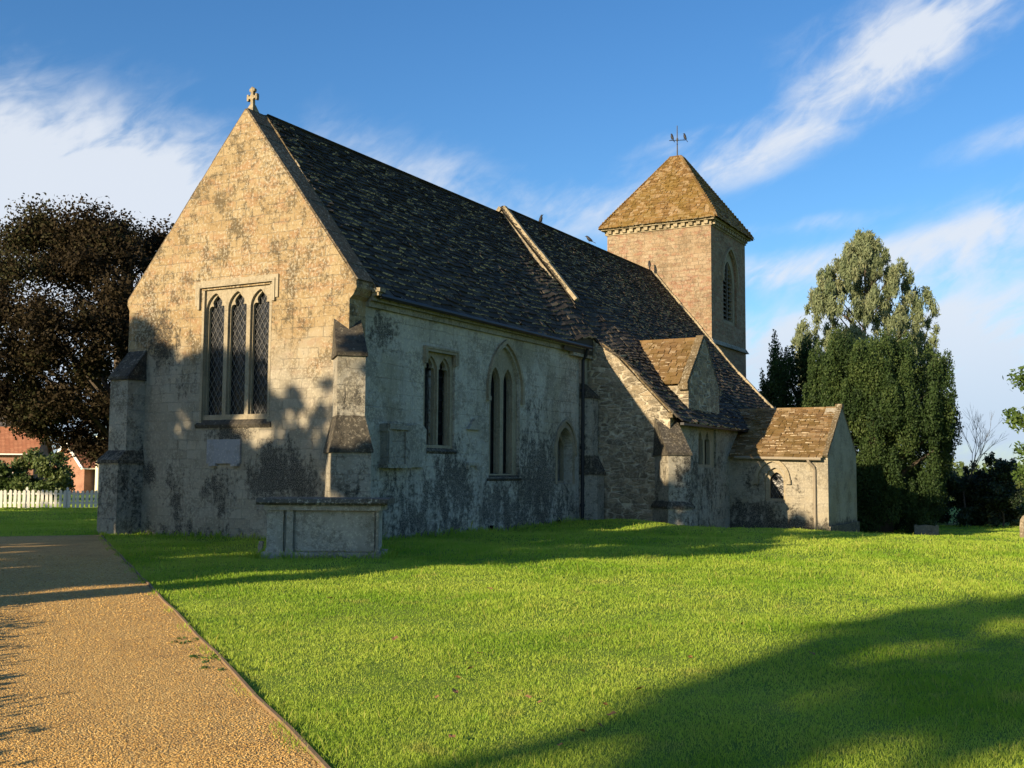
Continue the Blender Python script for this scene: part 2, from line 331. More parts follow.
M['barge'] = plain('white bargeboard', (.75, .74, .7), .6, var=.05)
M['deadleaf'] = plain('dead leaf', (.22, .12, .05), .8, var=.5, sc=12)
m, g, b, o = mat('old leaded glass'); P = g.new('ShaderNodeNewGeometry').outputs['Position']
n = g.noise(P, 7, 2, .5); g.put(b.inputs['Base Color'], g.mix(n, (.005, .006, .008), (.014, .016, .019))); b.inputs['Roughness'].default_value = .3
b.inputs['Specular IOR Level'].default_value = .45; g.put(b.inputs['Normal'], g.bump(n, .04, .5)); M['glass'] = m
def brick_mat(name, a, c, roof=False):
    m, g, b, o = mat(name); P, uv = wall_uv(g); br = g.new('ShaderNodeTexBrick'); g.put(br.inputs['Vector'], uv); br.inputs['Scale'].default_value = 1
    br.inputs['Brick Width'].default_value = .24 if not roof else .22; br.inputs['Row Height'].default_value = .08 if not roof else .12
    br.inputs['Mortar Size'].default_value = .008; br.inputs['Color1'].default_value = (*a, 1); br.inputs['Color2'].default_value = (*c, 1)
    br.inputs['Mortar'].default_value = (*[t*.5 for t in a], 1) if roof else (.35, .3, .25, 1)
    g.put(b.inputs['Base Color'], g.mix(g.ramp(g.noise(P, 1.5, 4), .4, .7, 0, .4), br.outputs['Color'], tuple(t*.6 for t in a))); b.inputs['Roughness'].default_value = .9
    g.put(b.inputs['Normal'], g.bump(br.outputs['Fac'], -.02)); return m
M['pantile'] = brick_mat('orange clay tile', (.36, .14, .07), (.45, .2, .105), True)
M['brick'] = brick_mat('red brick', (.3, .13, .08), (.38, .18, .11))
M['greytile'] = brick_mat('grey roof tile', (.10, .09, .085), (.15, .13, .12), True)

def leaf_mat(name, a, c, d, trans=.35, rough=.55, spec=.3):
    m, g, b, o = mat(name); r = g.attr('rnd'); col = g.mix(g.ramp(r, 0, .55), a, c); col = g.mix(g.ramp(r, .55, 1), col, d)
    g.put(b.inputs['Base Color'], col); b.inputs['Roughness'].default_value = rough; b.inputs['Specular IOR Level'].default_value = spec
    t = g.new('ShaderNodeBsdfTranslucent'); g.put(t.inputs[0], col); ms = g.new('ShaderNodeMixShader'); ms.inputs[0].default_value = trans
    g.l.new(b.outputs[0], ms.inputs[1]); g.l.new(t.outputs[0], ms.inputs[2]); g.l.new(ms.outputs[0], o.inputs[0]); return m
M['beech'] = leaf_mat('copper beech leaf', (.022, .017, .010), (.036, .026, .013), (.042, .046, .018), .25, .7, .1)
M['yew'] = leaf_mat('yew needle', (.014, .030, .011), (.036, .064, .018), (.082, .115, .034), .25, .6, .15)
M['gum'] = leaf_mat('pale hanging leaf', (.12, .16, .08), (.19, .225, .12), (.27, .28, .16), .35, .6, .15)
M['bush'] = leaf_mat('garden bush leaf', (.04, .075, .02), (.075, .11, .03), (.13, .15, .045), .3)
M['hedge'] = leaf_mat('dark hedge leaf', (.012, .022, .010), (.018, .032, .013), (.028, .045, .018), .15)
M['ash'] = leaf_mat('fresh green leaf', (.06, .11, .025), (.09, .15, .035), (.14, .19, .05), .4)
M['bark'] = plain('bark', (.075, .06, .045), .95, .1, var=.5, sc=5, bump=.03)
M['twig'] = plain('grey twig', (.09, .08, .07), .9, .1)

# grass, path
def grass_blade_mat():
    m, g, b, o = mat('grass blade'); r = g.attr('rnd'); P = g.new('ShaderNodeNewGeometry').outputs['Position']
    n = g.noise(P, .55, 5, .65); n2 = g.noise(P, 3.2, 3, .6)
    n3 = g.noise(P, .22, 3, .5); n4 = g.noise(P, 1.3, 4, .7)
    col = g.mix(g.ramp(g.m('ADD', g.m('MULTIPLY', n, .6), g.m('MULTIPLY', n3, .5)), .42, .64), (.25, .42, .03), (.46, .58, .075))
    col = g.mix(g.ramp(n2, .5, .75, 0, .5), col, (.23, .45, .035))
    col = g.mix(g.ramp(n4, .56, .7, 0, .55), col, (.52, .48, .12)); col = g.mix(g.ramp(n4, .42, .3, 0, .45), col, (.13, .26, .02))
    col = g.mix(g.ramp(r, .72, 1, 0, .7), col, (.52, .46, .12)); col = g.mix(g.ramp(r, .22, 0, 0, .5), col, (.06, .12, .012))
    g.put(b.inputs['Base Color'], col); b.inputs['Roughness'].default_value = .5; b.inputs['Specular IOR Level'].default_value = .25
    t = g.new('ShaderNodeBsdfTranslucent'); g.put(t.inputs[0], col); ms = g.new('ShaderNodeMixShader'); ms.inputs[0].default_value = .55
    g.l.new(b.outputs[0], ms.inputs[1]); g.l.new(t.outputs[0], ms.inputs[2]); g.l.new(ms.outputs[0], o.inputs[0]); return m
M['blade'] = grass_blade_mat()
m, g, b, o = mat('turf'); P = g.new('ShaderNodeNewGeometry').outputs['Position']
n = g.noise(P, .6, 5, .65); f = g.noise(P, 22, 5, .75)
col = g.mix(g.ramp(n, .35, .65), (.11, .20, .018), (.19, .27, .028)); col = g.mix(g.ramp(f, .5, .75, 0, .5), col, (.05, .08, .012))
g.put(b.inputs['Base Color'], col); b.inputs['Roughness'].default_value = .9; g.put(b.inputs['Normal'], g.bump(f, .05)); M['turf'] = m
m, g, b, o = mat('gravel'); P = g.new('ShaderNodeNewGeometry').outputs['Position']
vo = g.new('ShaderNodeTexVoronoi'); g.put(vo.inputs['Vector'], P); vo.inputs['Scale'].default_value = 74
vb = g.new('ShaderNodeTexVoronoi'); g.put(vb.inputs['Vector'], P); vb.inputs['Scale'].default_value = 48
n = g.noise(P, .9, 5, .65); f = g.noise(P, 30, 4, .7); cr = g.xyz(vo.outputs['Color'])[0]
col = g.mix(cr, (.40, .235, .07), (.66, .45, .17)); col = g.mix(g.ramp(n, .45, .72, 0, .55), col, (.34, .2, .07)); col = g.mix(g.ramp(f, .5, .72, 0, .7), col, (.19, .11, .045)); col = g.mix(g.ramp(g.noise(P, 4.5, 5, .7), .54, .7, 0, .5), col, (.22, .135, .06))
g.put(b.inputs['Base Color'], col); b.inputs['Roughness'].default_value = .9
h = g.m('ADD', g.m('MULTIPLY', vo.outputs['Distance'], -1.0), g.m('MULTIPLY', vb.outputs['Distance'], -.7)); g.put(b.inputs['Normal'], g.bump(g.m('ADD', h, g.m('MULTIPLY', n, 2.5)), .012)); M['gravel'] = m
m, g, b, o = mat('gravel stone'); r = g.attr('rnd'); col = g.mix(g.ramp(r, 0, .5), (.38, .21, .06), (.58, .36, .11)); col = g.mix(g.ramp(r, .75, 1), col, (.66, .47, .2))
g.put(b.inputs['Base Color'], col); b.inputs['Roughness'].default_value = .85; M['pebble'] = m

# ------------------------------------------------------------------ ground
PA, PB = np.array((-14.16, -14.16)), np.array((-1.03, 3.34))       # right-hand edge of the path
PD = (PB-PA)/np.linalg.norm(PB-PA); PN = np.array((-PD[1], PD[0]))   # PN points to the path side
def path_side(x, y): return (x-PA[0])*PN[0]+(y-PA[1])*PN[1]          # > 0: on the path
def path_along(x, y): return (x-PB[0])*PD[0]+(y-PB[1])*PD[1]         # > 0: beyond the far end
def sstep(t): t = np.clip(t, 0, 1); return t*t*(3-2*t)
def gz(x, y):
    x = np.asarray(x, float); y = np.asarray(y, float)
    w = .12+.88*sstep((-y-2.5)/5.5)
    z = -1.15*np.tanh(np.maximum(0, x-11.0)*.088)*w
    far = sstep((path_along(x, y)-1)/14)*sstep((path_side(x, y)+14)/8); z = z-.28*far
    off = sstep((-path_side(x, y)-.25)/2.0)
    und = .035*np.sin(x*.9+1.3*np.sin(y*.5))*np.cos(y*.8+.4*x)+.022*np.sin(1.9*x-1.1*y+.7)
    z = z+off*und*np.exp(-np.hypot(x, y)/60)
    for (cx, cy, rr, h) in ((11.0, -5.4, 1.7, .15), (-1.2, -8.3, 1.5, .06), (4.5, -9.5, 2.4, .05)): z = z+h*np.exp(-((x-cx)**2+(y-cy)**2)/rr**2)
    return z
def gzf(x, y): return float(gz(x, y))
def ground():
    t = np.linspace(-1, 1, 241); ax = np.sign(t)*(np.abs(t)*55+np.abs(t)**7*2600)
    X, Y = np.meshgrid(ax, ax, indexing='ij'); n = len(ax)
    V = np.stack([X, Y, gz(X, Y)], -1).reshape(-1, 3); I = np.arange(n*n).reshape(n, n)
    F = np.stack([I[:-1, :-1], I[1:, :-1], I[1:, 1:], I[:-1, 1:]], -1).reshape(-1, 4)
    me = bpy.data.meshes.new('ground'); me.from_pydata(V.tolist(), [], F.tolist()); me.shade_smooth(); me.materials.append(M['turf'])
    ob = bpy.data.objects.new('ground', me); COL.objects.link(ob); ob['kind'] = 'structure'
ground()
def path():
    mb = MB(); W = 3.6; n = 60
    L0, L1 = -40., 0.
    def q(a, s): p = PB+PD*a+PN*s; return p
    rows = []
    for i in range(n+1):
        a = L0+(L1-L0)*i/n; rows.append([q(a, s) for s in (0, .9, 1.8, 2.7, W)])
    for i in range(n):
        for k in range(4):
            mb.face([(*p, gzf(*p)+.014) for p in (rows[i][k], rows[i][k+1], rows[i+1][k+1], rows[i+1][k])])
    # side arm running off to the left along the far end
    for i in range(15):
        for k in range(2):
            s0, s1 = W+i*2.5, W+(i+1)*2.5; a0, a1 = -2.4+k*1.2, -1.2+k*1.2
            mb.face([(*p, gzf(*p)+.014) for p in (q(a0, s0), q(a0, s1), q(a1, s1), q(a1, s0))])
    mb.build('path', M['gravel'], kind='structure')
    # loose stones on the near part
    N = 70000; d = 6+(rng.random(N)**1.6)*14; lat = rng.uniform(-.5, .05, N)*d
    fx, fy = math.cos(yaw), math.sin(yaw); x = CAM.x+fx*d+fy*lat; y = CAM.y+fy*d-fx*lat
    ps = path_side(x, y); k = (ps > .05) & (ps < 3.5) & (path_along(x, y) < -.1); x, y, d = x[k], y[k], d[k]; n = len(x)
    r = rng.uniform(.003, .0075, n)*np.clip(d/9, .9, 1.6); z = gz(x, y)+.014+r*.35; a = rng.uniform(0, 2*np.pi, n)
    C = np.stack([x, y, z], 1); e1 = np.stack([np.cos(a), np.sin(a), rng.uniform(-.4, .4, n)], 1)*r[:, None]*rng.uniform(.8, 1.5, (n, 1))
    e2 = np.stack([-np.sin(a), np.cos(a), rng.uniform(-.4, .4, n)], 1)*r[:, None]; e3 = np.stack([0*a, 0*a, .7*r], 1)
    P6 = [C+e1, C+e2, C-e1, C-e2, C+e3+e1*.2]; tri = []
    for i in range(4): tri += [P6[i], P6[(i+1) % 4], P6[4]]
    V = np.stack(tri, 1).reshape(-1, 3); ob = npmesh('loose_gravel', V, 3, M['pebble'], None, np.repeat(rng.random(n), 4))
    ob['kind'] = 'stuff'; tag(ob, 'small golden gravel stones lying loose on the path', 'gravel')
    e = MB()
    pts = [PB+PD*a for a in np.arange(-40, .01, 1.0)]
    for i in range(len(pts)-1):
        a, c = pts[i]-PN*.012*(1+math.sin(i*2.1)), pts[i+1]-PN*.012*(1+math.sin(i*2.1+2.1))
        e.piece().bar((*a, .012), (*c, .012), .024, .05)
    tag(e.build('timber_edging', M['edge']), 'thin weathered timber edging board between gravel path and lawn', 'edging')
path()

CH_Y0, CH_Y1 = -3.242, 3.766
def in_church(x, y):
    return ((x > -.05) & (x < 31) & (y > CH_Y0-.02) & (y < 4)) | ((x > 12.3) & (x < 26.2) & (y > -6.05) & (y < 0)) | ((x > 18.1) & (x < 22.9) & (y > -9.6) & (y < -5)) 
def lawn():
    N = 820000; u = rng.random(N); d = 5.6*(58/5.6)**u; lat = rng.uniform(-.53, .53, N)*d
    fx, fy = math.cos(yaw), math.sin(yaw); x = CAM.x+fx*d+fy*lat; y = CAM.y+fy*d-fx*lat
    ps = path_side(x, y); k = ((ps < -.02+0.09*np.abs(rng.standard_normal(N))*(np.sin(x*2.3+y*3.1) > .2)+.01*rng.standard_normal(N)) | (path_along(x, y) > .05)) & ~in_church(x, y)
    x, y, d = x[k], y[k], d[k]; n = len(x)
    patch = .5+.28*np.sin(x*1.3+2*np.sin(y*.9))*np.cos(y*1.1+x*.4)+.3*np.sin(x*4.1+2.2*np.sin(y*3.3))*np.cos(y*4.7+x*1.4)
    h = (.016+.027*rng.random(n))*(.55+.9*patch)*np.clip(d/13, .85, 1.6); tall = rng.random(n) < .02*patch; h = np.where(tall, h*2.0, h)
    tx, ty = x+2.93, y+5.1; lx, ly = tx*math.cos(R(62))-ty*math.sin(R(62)), tx*math.sin(R(62))+ty*math.cos(R(62))
    foot = ((np.abs(y+3.34) < .22) & (x > 0) & (x < 12)) | ((np.abs(x+.1) < .2) & (y > -3.3) & (y < 3.8)) | ((np.abs(y+6.2) < .25) & (x > 12.3) & (x < 18)) | ((np.abs(lx) < 1.28) & (np.abs(ly) < .66))
    h = np.where(foot, h*rng.uniform(1.2, 3.6, n), h); foot2 = (np.abs(ps[k]) < .12) & (rng.random(n) < .5); h = np.where(foot2, h*1.8, h)
    w = .0042*np.clip(d/7, .8, 7)*rng.uniform(.7, 1.3, n)
    a = rng.uniform(0, 2*np.pi, n); la = rng.uniform(0, 2*np.pi, n); lean = np.abs(rng.normal(.3, .25, n))
    B = np.stack([x, y, gz(x, y)-.004], 1); S = np.stack([np.cos(a), np.sin(a), 0*a], 1)*w[:, None]*.5
    T = np.stack([np.cos(la)*lean*h, np.sin(la)*lean*h, h], 1)
    V = np.stack([B-S, B+S, B+T*.62+S*.7, B+T+S*.1+np.stack([np.cos(la)*.12*h, np.sin(la)*.12*h, -.08*h], 1), B+T*.55-S*.7], 1).reshape(-1, 3)
    r = rng.uniform(.1, .85, n); r = np.where(tall, .95, r)
    ob = npmesh('lawn', V, 5, M['blade'], None, r); ob['kind'] = 'stuff'; tag(ob, 'short sunlit green churchyard grass around the gravel path', 'grass')
    # seeding stalks near the tomb and here and there
lawn()

# ------------------------------------------------------------------ the church
church = thing('church', 'old stone parish church with tall east gable, slate roofs and square tower', 'church', (0, 0, 0))
FE = frame((0, 0, 0), (0, -1, 0), (-1, 0, 0)); FS = frame((0, CH_Y0, 0), (1, 0, 0), (0, -1, 0))
def part(mb, name, m, parent=None, **k): return mb.build(name, m, parent or church, **k)
def rect(u0, v0, u1, v1): return [(u0, v0), (u1, v0), (u1, v1), (u0, v1)]
def arch(uc, a, v0, vs, k=1.25, n=9):
    """pointed arch: half width a, sill v0, springing vs, radius k*2a/2..."""
    r = a*2*k*.8; pts = [(uc-a, v0), (uc+a, v0)]; cx = uc+a-r; top = math.acos((r-a)/r)
    R_ = [(cx+r*math.cos(top*i/n), vs+r*math.sin(top*i/n)) for i in range(n+1)]
    return pts+R_+[(2*uc-p[0], p[1]) for p in reversed(R_[:-1])]
CUSP = [(1, 0), (1, .2), (.97, .4), (.86, .56), (.66, .62), (.46, .58), (.5, .72), (.56, .9), (.5, 1.1), (.34, 1.28), (.14, 1.45), (0, 1.62)]
def trefoil(uc, a, v0, vs):
    return [(uc-a, v0), (uc+a, v0)]+[(uc+a*x, vs+a*y) for x, y in CUSP]+[(uc-a*x, vs+a*y) for x, y in reversed(CUSP[:-1])]
def ogee_order(uc, a, v0, vs):
    s = 1.16; return [(uc-a*s, v0), (uc+a*s, v0)]+[(uc+a*s*x, vs+a*1.06*y) for x, y in ((1, 0), (.99, .4), (.92, .75), (.78, 1.05), (.58, 1.32), (.34, 1.55), (0, 1.74))]+[(uc-a*s*x, vs+a*1.06*y) for x, y in ((.34, 1.55), (.58, 1.32), (.78, 1.05), (.92, .75), (.99, .4), (1, 0))]

def lattice(F, u0, v0, u1, v1, d, pitch=.15, w=.014):
    mb = MB(); k = 1.55; c = u0-(v1-v0)/k
    while c < u1:                        # rising bars, then falling bars (clipped to the rectangle)
        for sgn in (1, -1):
            if sgn > 0: p, q = (c, v0), (c+(v1-v0)/k, v1)
            else: p, q = (c+(v1-v0)/k, v0), (c, v1)
            (a, b), (e, f) = p, q
            t0 = max(0, min(1, (u0-a)/(e-a) if e > a else (u1-a)/(e-a))); t1 = max(0, min(1, (u1-a)/(e-a) if e > a else (u0-a)/(e-a)))
            if t1 > t0+1e-3: mb.bar(F(a+(e-a)*t0, b+(f-b)*t0, d+.002*sgn), F(a+(e-a)*t1, b+(f-b)*t1, d+.002*sgn), w, .004)
        c += pitch
    return mb
def hbars(F, us, v0, v1, step, d, parent, w=.018):
    v = v0+step
    while v < v1:
        for a, b in us: mb = MB(); mb.bar(F(a, v, d), F(b, v, d), w, w); part(mb, 'saddle_bar', M['bar'], parent)
        v += step

# --- chancel walls
def chancel():
    win_e = rect(-1.24, 2.62, .985, 5.93)
    mb = MB(); mb.plate(FE, [(-3.766, -.5), (3.242, -.5), (3.242, 5.42), (3.34, 5.5), (3.43, 5.66), (3.42, 5.82), (0, 10.26), (-3.84, 5.86), (-3.85, 5.74), (-3.766, 5.6)], [win_e], 0, -.6)
    part(mb, 'gable_wall', M['gable'])
    w1 = rect(2.98, 2.12, 4.42, 4.62); w2 = arch(7.02, .86, 1.42, 3.78, 1.0); w3 = arch(10.78, .52, 1.22, 2.28, .82)
    mb = MB(); mb.plate(FS, [(.6, -.5), (12.38, -.5), (12.38, 5.5), (.6, 5.5)], [w1, w2, w3], 0, -.7)
    mb.piece().box((.6, 3.1, -.5), (12.38, 3.766, 5.85))
    part(mb, 'chancel_wall', M['chancel'])
    mb = MB()                            # low offset plinth along the foot of the south wall
    mb.box((.3, CH_Y0-.05, -.5), (11.6, CH_Y0-.002, .02)); part(mb, 'plinth', M['chancel'])
    # east window: outer order, cusped lights, glass
    win = MB(); cs = (-.86, -.15, .56); a = .268
    win.plate(FE, rect(-1.238, 2.62, .983, 5.928), [ogee_order(c, a*.95, 2.9, 5.38) for c in cs], -.06, -.13)
    win.plate(FE, rect(-1.238, 2.63, .983, 5.925), [trefoil(c, a, 2.9, 5.38) for c in cs], -.132, -.2)
    for s in (-1, 1):                    # moulded jambs
        u = -1.24 if s < 0 else .985; win.bar(FE(u-s*.04, 2.7, -.03), FE(u-s*.04, 5.92, -.03), .07, .07)
    w = part(win, 'window', M['dress'])
    g_ = MB(); g_.box((.23, -.95, 2.85), (.24, 1.2, 5.9)); part(g_, 'glass', M['glass'], w)
    la = MB()
    for c in cs: l2 = lattice(FE, c-a-.05, 2.88, c+a+.05, 5.86, -.21, .155); la.mesh(l2.v, l2.f)
    part(la, 'lattice', M['lattice'], w)
    sl = MB(); sl.hexa([FE(-1.33, 2.58, .02), FE(1.05, 2.58, .02), FE(1.05, 2.58, -.3), FE(-1.33, 2.58, -.3)], [FE(-1.33, 2.66, .05), FE(1.05, 2.66, .05), FE(1.0, 2.9, -.17), FE(-1.25, 2.9, -.17)])
    part(sl, 'sill', M['crust'], w)
    h = MB(); pth = [(1.02, 5.52), (1.02, 5.98), (-1.28, 5.98), (-1.28, 5.46)]
    h.strip(FE, list(reversed([(-1.28, 5.46), (-1.28, 5.98), (1.02, 5.98), (1.02, 5.52)]))[::-1], .08, .065, -.01); h.strip(FE, [(p[0], p[1]) for p in reversed([(1.035, 5.6), (1.035, 5.995), (-1.295, 5.995), (-1.295, 5.55)])], .15, .04, -.012)
    part(h, 'hood_mould', M['dress'], w)
    # square-headed south window, two lights
    win = MB(); cs = (3.40, 4.01); a = .24
    win.plate(FS, rect(2.982, 2.122, 4.418, 4.618), [ogee_order(c, a*.99, 2.24, 4.02) for c in cs], -.06, -.12)
    win.plate(FS, rect(2.982, 2.122, 4.418, 4.618), [trefoil(c, a, 2.24, 4.02) for c in cs], -.122, -.22)
    w = part(win, 'window', M['dress']); g_ = MB(); g_.box((3.1, CH_Y0+.3, 2.2), (4.3, CH_Y0+.31, 4.5)); part(g_, 'glass', M['glass'], w)
    hbars(FS, [(c-a, c+a) for c in cs], 2.24, 4.3, .29, -.25, w)
    sl = MB(); sl.hexa([FS(2.94, 2.02, .0), FS(4.5, 2.02, .0), FS(4.5, 2.02, -.3), FS(2.94, 2.02, -.3)], [FS(2.94, 2.08, .045), FS(4.5, 2.08, .045), FS(4.44, 2.25, -.16), FS(2.96, 2.25, -.16)]); part(sl, 'sill', M['crust'], w)
    h = MB(); h.strip(FS, list(reversed([(2.95, 4.25), (2.95, 4.66), (4.46, 4.66), (4.46, 4.28)])), .11, .075, -.01); h.strip(FS, list(reversed([(2.94, 4.3), (2.94, 4.67), (4.47, 4.67), (4.47, 4.3)])), .05, .1, -.012); part(h, 'hood_mould', M['dress'], w)
    # pointed south window, two lights
    win = MB(); cs = (6.66, 7.36); a = .23
    win.plate(FS, arch(7.02, .858, 1.422, 3.78, 1.0), [arch(c, a*1.12, 1.52, 4.0, 1.3) for c in cs], -.10, -.18)
    win.plate(FS, arch(7.02, .857, 1.424, 3.78, 1.0), [arch(c, a, 1.52, 4.0, 1.3) for c in cs], -.182, -.28)
    w = part(win, 'window', M['dress']); g_ = MB(); g_.box((6.2, CH_Y0+.31, 1.45), (7.85, CH_Y0+.32, 4.6)); part(g_, 'glass', M['glass'], w)
    hbars(FS, [(c-a, c+a) for c in cs], 1.52, 4.2, .3, -.29, w)
    sl = MB(); sl.hexa([FS(6.08, 1.33, 0), FS(7.98, 1.33, 0), FS(7.98, 1.33, -.3), FS(6.08, 1.33, -.3)], [FS(6.08, 1.38, .045), FS(7.98, 1.38, .045), FS(7.9, 1.54, -.18), FS(6.14, 1.54, -.18)]); part(sl, 'sill', M['crust'], w)
    h = MB(); p = arch(7.02, .92, 3.6, 3.78, 1.0)[1:] + [(7.02-.92, 3.6)]; p = [q for q in p]
    h.strip(FS, list(reversed(p)), .10, .08, -.01); h.box((6.0, CH_Y0-.09, 3.5), (6.14, CH_Y0+.02, 3.62)); h.box((7.9, CH_Y0-.09, 3.5), (8.05, CH_Y0+.02, 3.62)); part(h, 'hood_mould', M['dress'], w)
    # small low window
    win = MB(); win.plate(FS, arch(10.78, .518, 1.222, 2.28, .82), [arch(10.98, .28, 1.3, 2.25, 1.0)], -.3, -.42)
    w = part(win, 'window', M['dress']); g_ = MB(); g_.box((10.4, CH_Y0+.45, 1.25), (11.2, CH_Y0+.46, 2.9)); part(g_, 'glass', M['glass'], w)
    h = MB(); p = arch(10.78, .66, 2.1, 2.28, .82)[1:]+[(10.12, 2.1)]; h.strip(FS, list(reversed(p)), .08, .06, -.01); p = arch(10.78, .523, 1.22, 2.28, .82)[1:]+[(10.257, 1.22)]; h.strip(FS, list(reversed(p)), .13, .014, -.01); part(h, 'hood_mould', M['dress'], w)
    # cornice under the eaves, wall monuments, remains and vents
    c = MB(); c.box((.62, CH_Y0-.08, 5.32), (12.3, CH_Y0+.02, 5.448)); c.box((.62, CH_Y0-.2, 5.45), (12.3, CH_Y0-.005, 5.56)); part(c, 'cornice', M['butt'])
    t = MB(); t.box((-.055, -.15, 1.74), (.02, .90, 2.31)); t.piece().box((-.085, -.1, 1.68), (.02, .1, 1.745)); t.box((-.085, .6, 1.68), (.02, .8, 1.745))
    o = part(t, 'wall_tablet', M['tablet']); o['label'] = 'plain grey rectangular tablet fixed below the east window'
    t = MB(); t.plate(FS, [(1.24, 1.75), (2.1, 1.75), (2.1, 2.5), (1.95, 2.62), (1.4, 2.62), (1.24, 2.5)], [], .2, -.01); t.box((1.18, CH_Y0-.27, 1.66), (2.14, CH_Y0+.01, 1.752)); t.box((1.2, CH_Y0-.24, 2.5), (1.36, CH_Y0, 2.68))
    t.box((1.26, CH_Y0-.245, 1.76), (1.42, CH_Y0-.198, 2.5)); t.box((1.92, CH_Y0-.245, 1.76), (2.08, CH_Y0-.198, 2.5)); t.box((1.24, CH_Y0-.27, 2.55), (2.1, CH_Y0-.1, 2.68))
    o = part(t, 'wall_monument', M['butt']); o['label'] = 'worn wall monument with side pilasters and ledge'
    t = MB(); t.box((2.17, CH_Y0-.12, 1.68), (2.96, CH_Y0+.01, 2.6)); t.plate(FS, [(2.17, 2.6), (2.96, 2.6), (2.85, 2.68), (2.55, 2.72), (2.25, 2.69)], [], .12, -.01)
    o = part(t, 'wall_monument', M['tomb']); o['label'] = 'flat pale wall monument beside the two-light window'
    t = MB(); t.plate(FS, [(4.98, 2.68), (5.62, 2.68), (5.3, 2.98)], [], .09, -.01); part(t, 'carved_fragment', M['butt']); t = MB(); t.box((5.02, CH_Y0-.07, 1.74), (5.56, CH_Y0, 1.82)); t.box((5.02, CH_Y0-.06, 1.66), (5.12, CH_Y0, 1.74)); t.box((5.44, CH_Y0-.06, 1.66), (5.55, CH_Y0, 1.74)); part(t, 'carved_fragment', M['butt'])
    for x in (6.27, 10.32):
        t = MB(); t.box((x-.1, CH_Y0-.055, -.02), (x+.1, CH_Y0-.045, .14)); part(t, 'vent', M['void'])
chancel()

# --- buttresses
def buttress(O, ang, stages, w_top, flare=0., z0=-.6, name='buttress', mcap='crust', cap_slope=None):
    """stages: (z_top_outer, z_top_inner, projection, width) from the ground up"""
    c, s = math.cos(ang), math.sin(ang); F = frame(O, (-s, c, 0), (c, s, 0)); sh = MB(); caps = []; zb = z0; n = len(stages)
    for i, (zo, zi, pr, w) in enumerate(stages):
        sh.piece(); sh.hexa([F(-w/2, zb, -.5), F(w/2, zb, -.5), F(w/2, zb, pr), F(-w/2, zb, pr)], [F(-w/2, zo, -.5), F(w/2, zo, -.5), F(w/2, zo, pr), F(-w/2, zo, pr)])
        nxt = stages[i+1] if i+1 < n else None; pin, win = (nxt[2], nxt[3]) if nxt else (-.42, w*.98)
        e = .045
        cap = MB(); caps.append(cap); cap.piece(); cap.hexa([F(-w/2-e, zo-.05, -.5), F(w/2+e, zo-.05, -.5), F(w/2+e, zo-.05, pr+e), F(-w/2-e, zo-.05, pr+e)], [F(-w/2-e, zo+.03, -.5), F(w/2+e, zo+.03, -.5), F(w/2+e, zo+.03, pr+e), F(-w/2-e, zo+.03, pr+e)])
        cap.hexa([F(-w/2-e*.8, zo+.032, -.5), F(w/2+e*.8, zo+.032, -.5), F(w/2+e*.8, zo+.032, pr+e*.8), F(-w/2-e*.8, zo+.032, pr+e*.8)], [F(-win/2-.004, zi, -.5), F(win/2+.004, zi, -.5), F(win/2+.004, zi, pin+.004), F(-win/2-.004, zi, pin+.004)])
        zb = zo+.03
    b = part(sh, name, M['butt'])
    for cap in caps: part(cap, 'weathering', M[mcap], b)
    return b
buttress((0, 3.42, 0), math.pi, [(1.78, 2.05, .78, .66), (3.84, 5.05, .54, .62)], .6)
buttress((0, -3.242, 0), R(225), [(2.03, 2.78, .82, .84), (4.12, 5.1, .62, .6)], .6)
buttress((12.05, -3.242, 0), R(270), [(1.55, 2.1, .62, .5), (3.95, 4.75, .42, .46)], .5)
buttress((12.38, -6.05, 0), R(225), [(.55, .72, .75, .82), (2.15, 3.35, .68, .72)], .7)

# --- roofs
def slates(mb, O, U, V, N, H, uL, uR, e0=.24, e1=.13, w0=.36, th=.035, lift=None):
    O, U, V, N = Vector(O), Vector(U).normalized(), Vector(V).normalized(), Vector(N).normalized(); v = -.06; row = 0
    while v < H-.02:
        t = max(0, v)/H; e = e0+(e1-e0)*t; L = min(e*2.0, H-v+.05); a, b = uL(max(v, 0)), uR(max(v, 0)); u = a-random.random()*.2
        while u < b:
            w = w0*(1-.35*t)*random.uniform(.6, 1.45); u0, u1 = max(u, a), min(u+w-.008, b)
            if u1-u0 > .04:
                k = random.uniform(.7, 1.35); hb = th*1.75+random.uniform(-.012, .02); dv = random.gauss(0, .012); tw = random.gauss(0, .011); sk = random.gauss(0, .01)
                ta = th*k
                def P(uu, vv, nn):
                    p = O+U*uu+V*vv+N*nn
                    return p+Vector((0, 0, lift(p)))if lift else p
                vb = v+dv
                b0 = [P(u0, vb-sk, hb-ta+tw), P(u1, vb+sk, hb-ta-tw), P(u1, v+L, -.005), P(u0, v+L, -.005)]
                t0 = [P(u0+.006, vb-sk+.004, hb+tw), P(u1-.006, vb+sk+.004, hb-tw), P(u1-.006, v+L, .012), P(u0+.006, v+L, .012)]
                mb.piece().hexa(b0, t0)
                if random.random() < .72*(1-.62*t): mb.r[-4] = 1.0+random.uniform(.15, .98)  # flags the front face for the painted pale glint, oftener on lower rows
            u += w
        v += e; row += 1
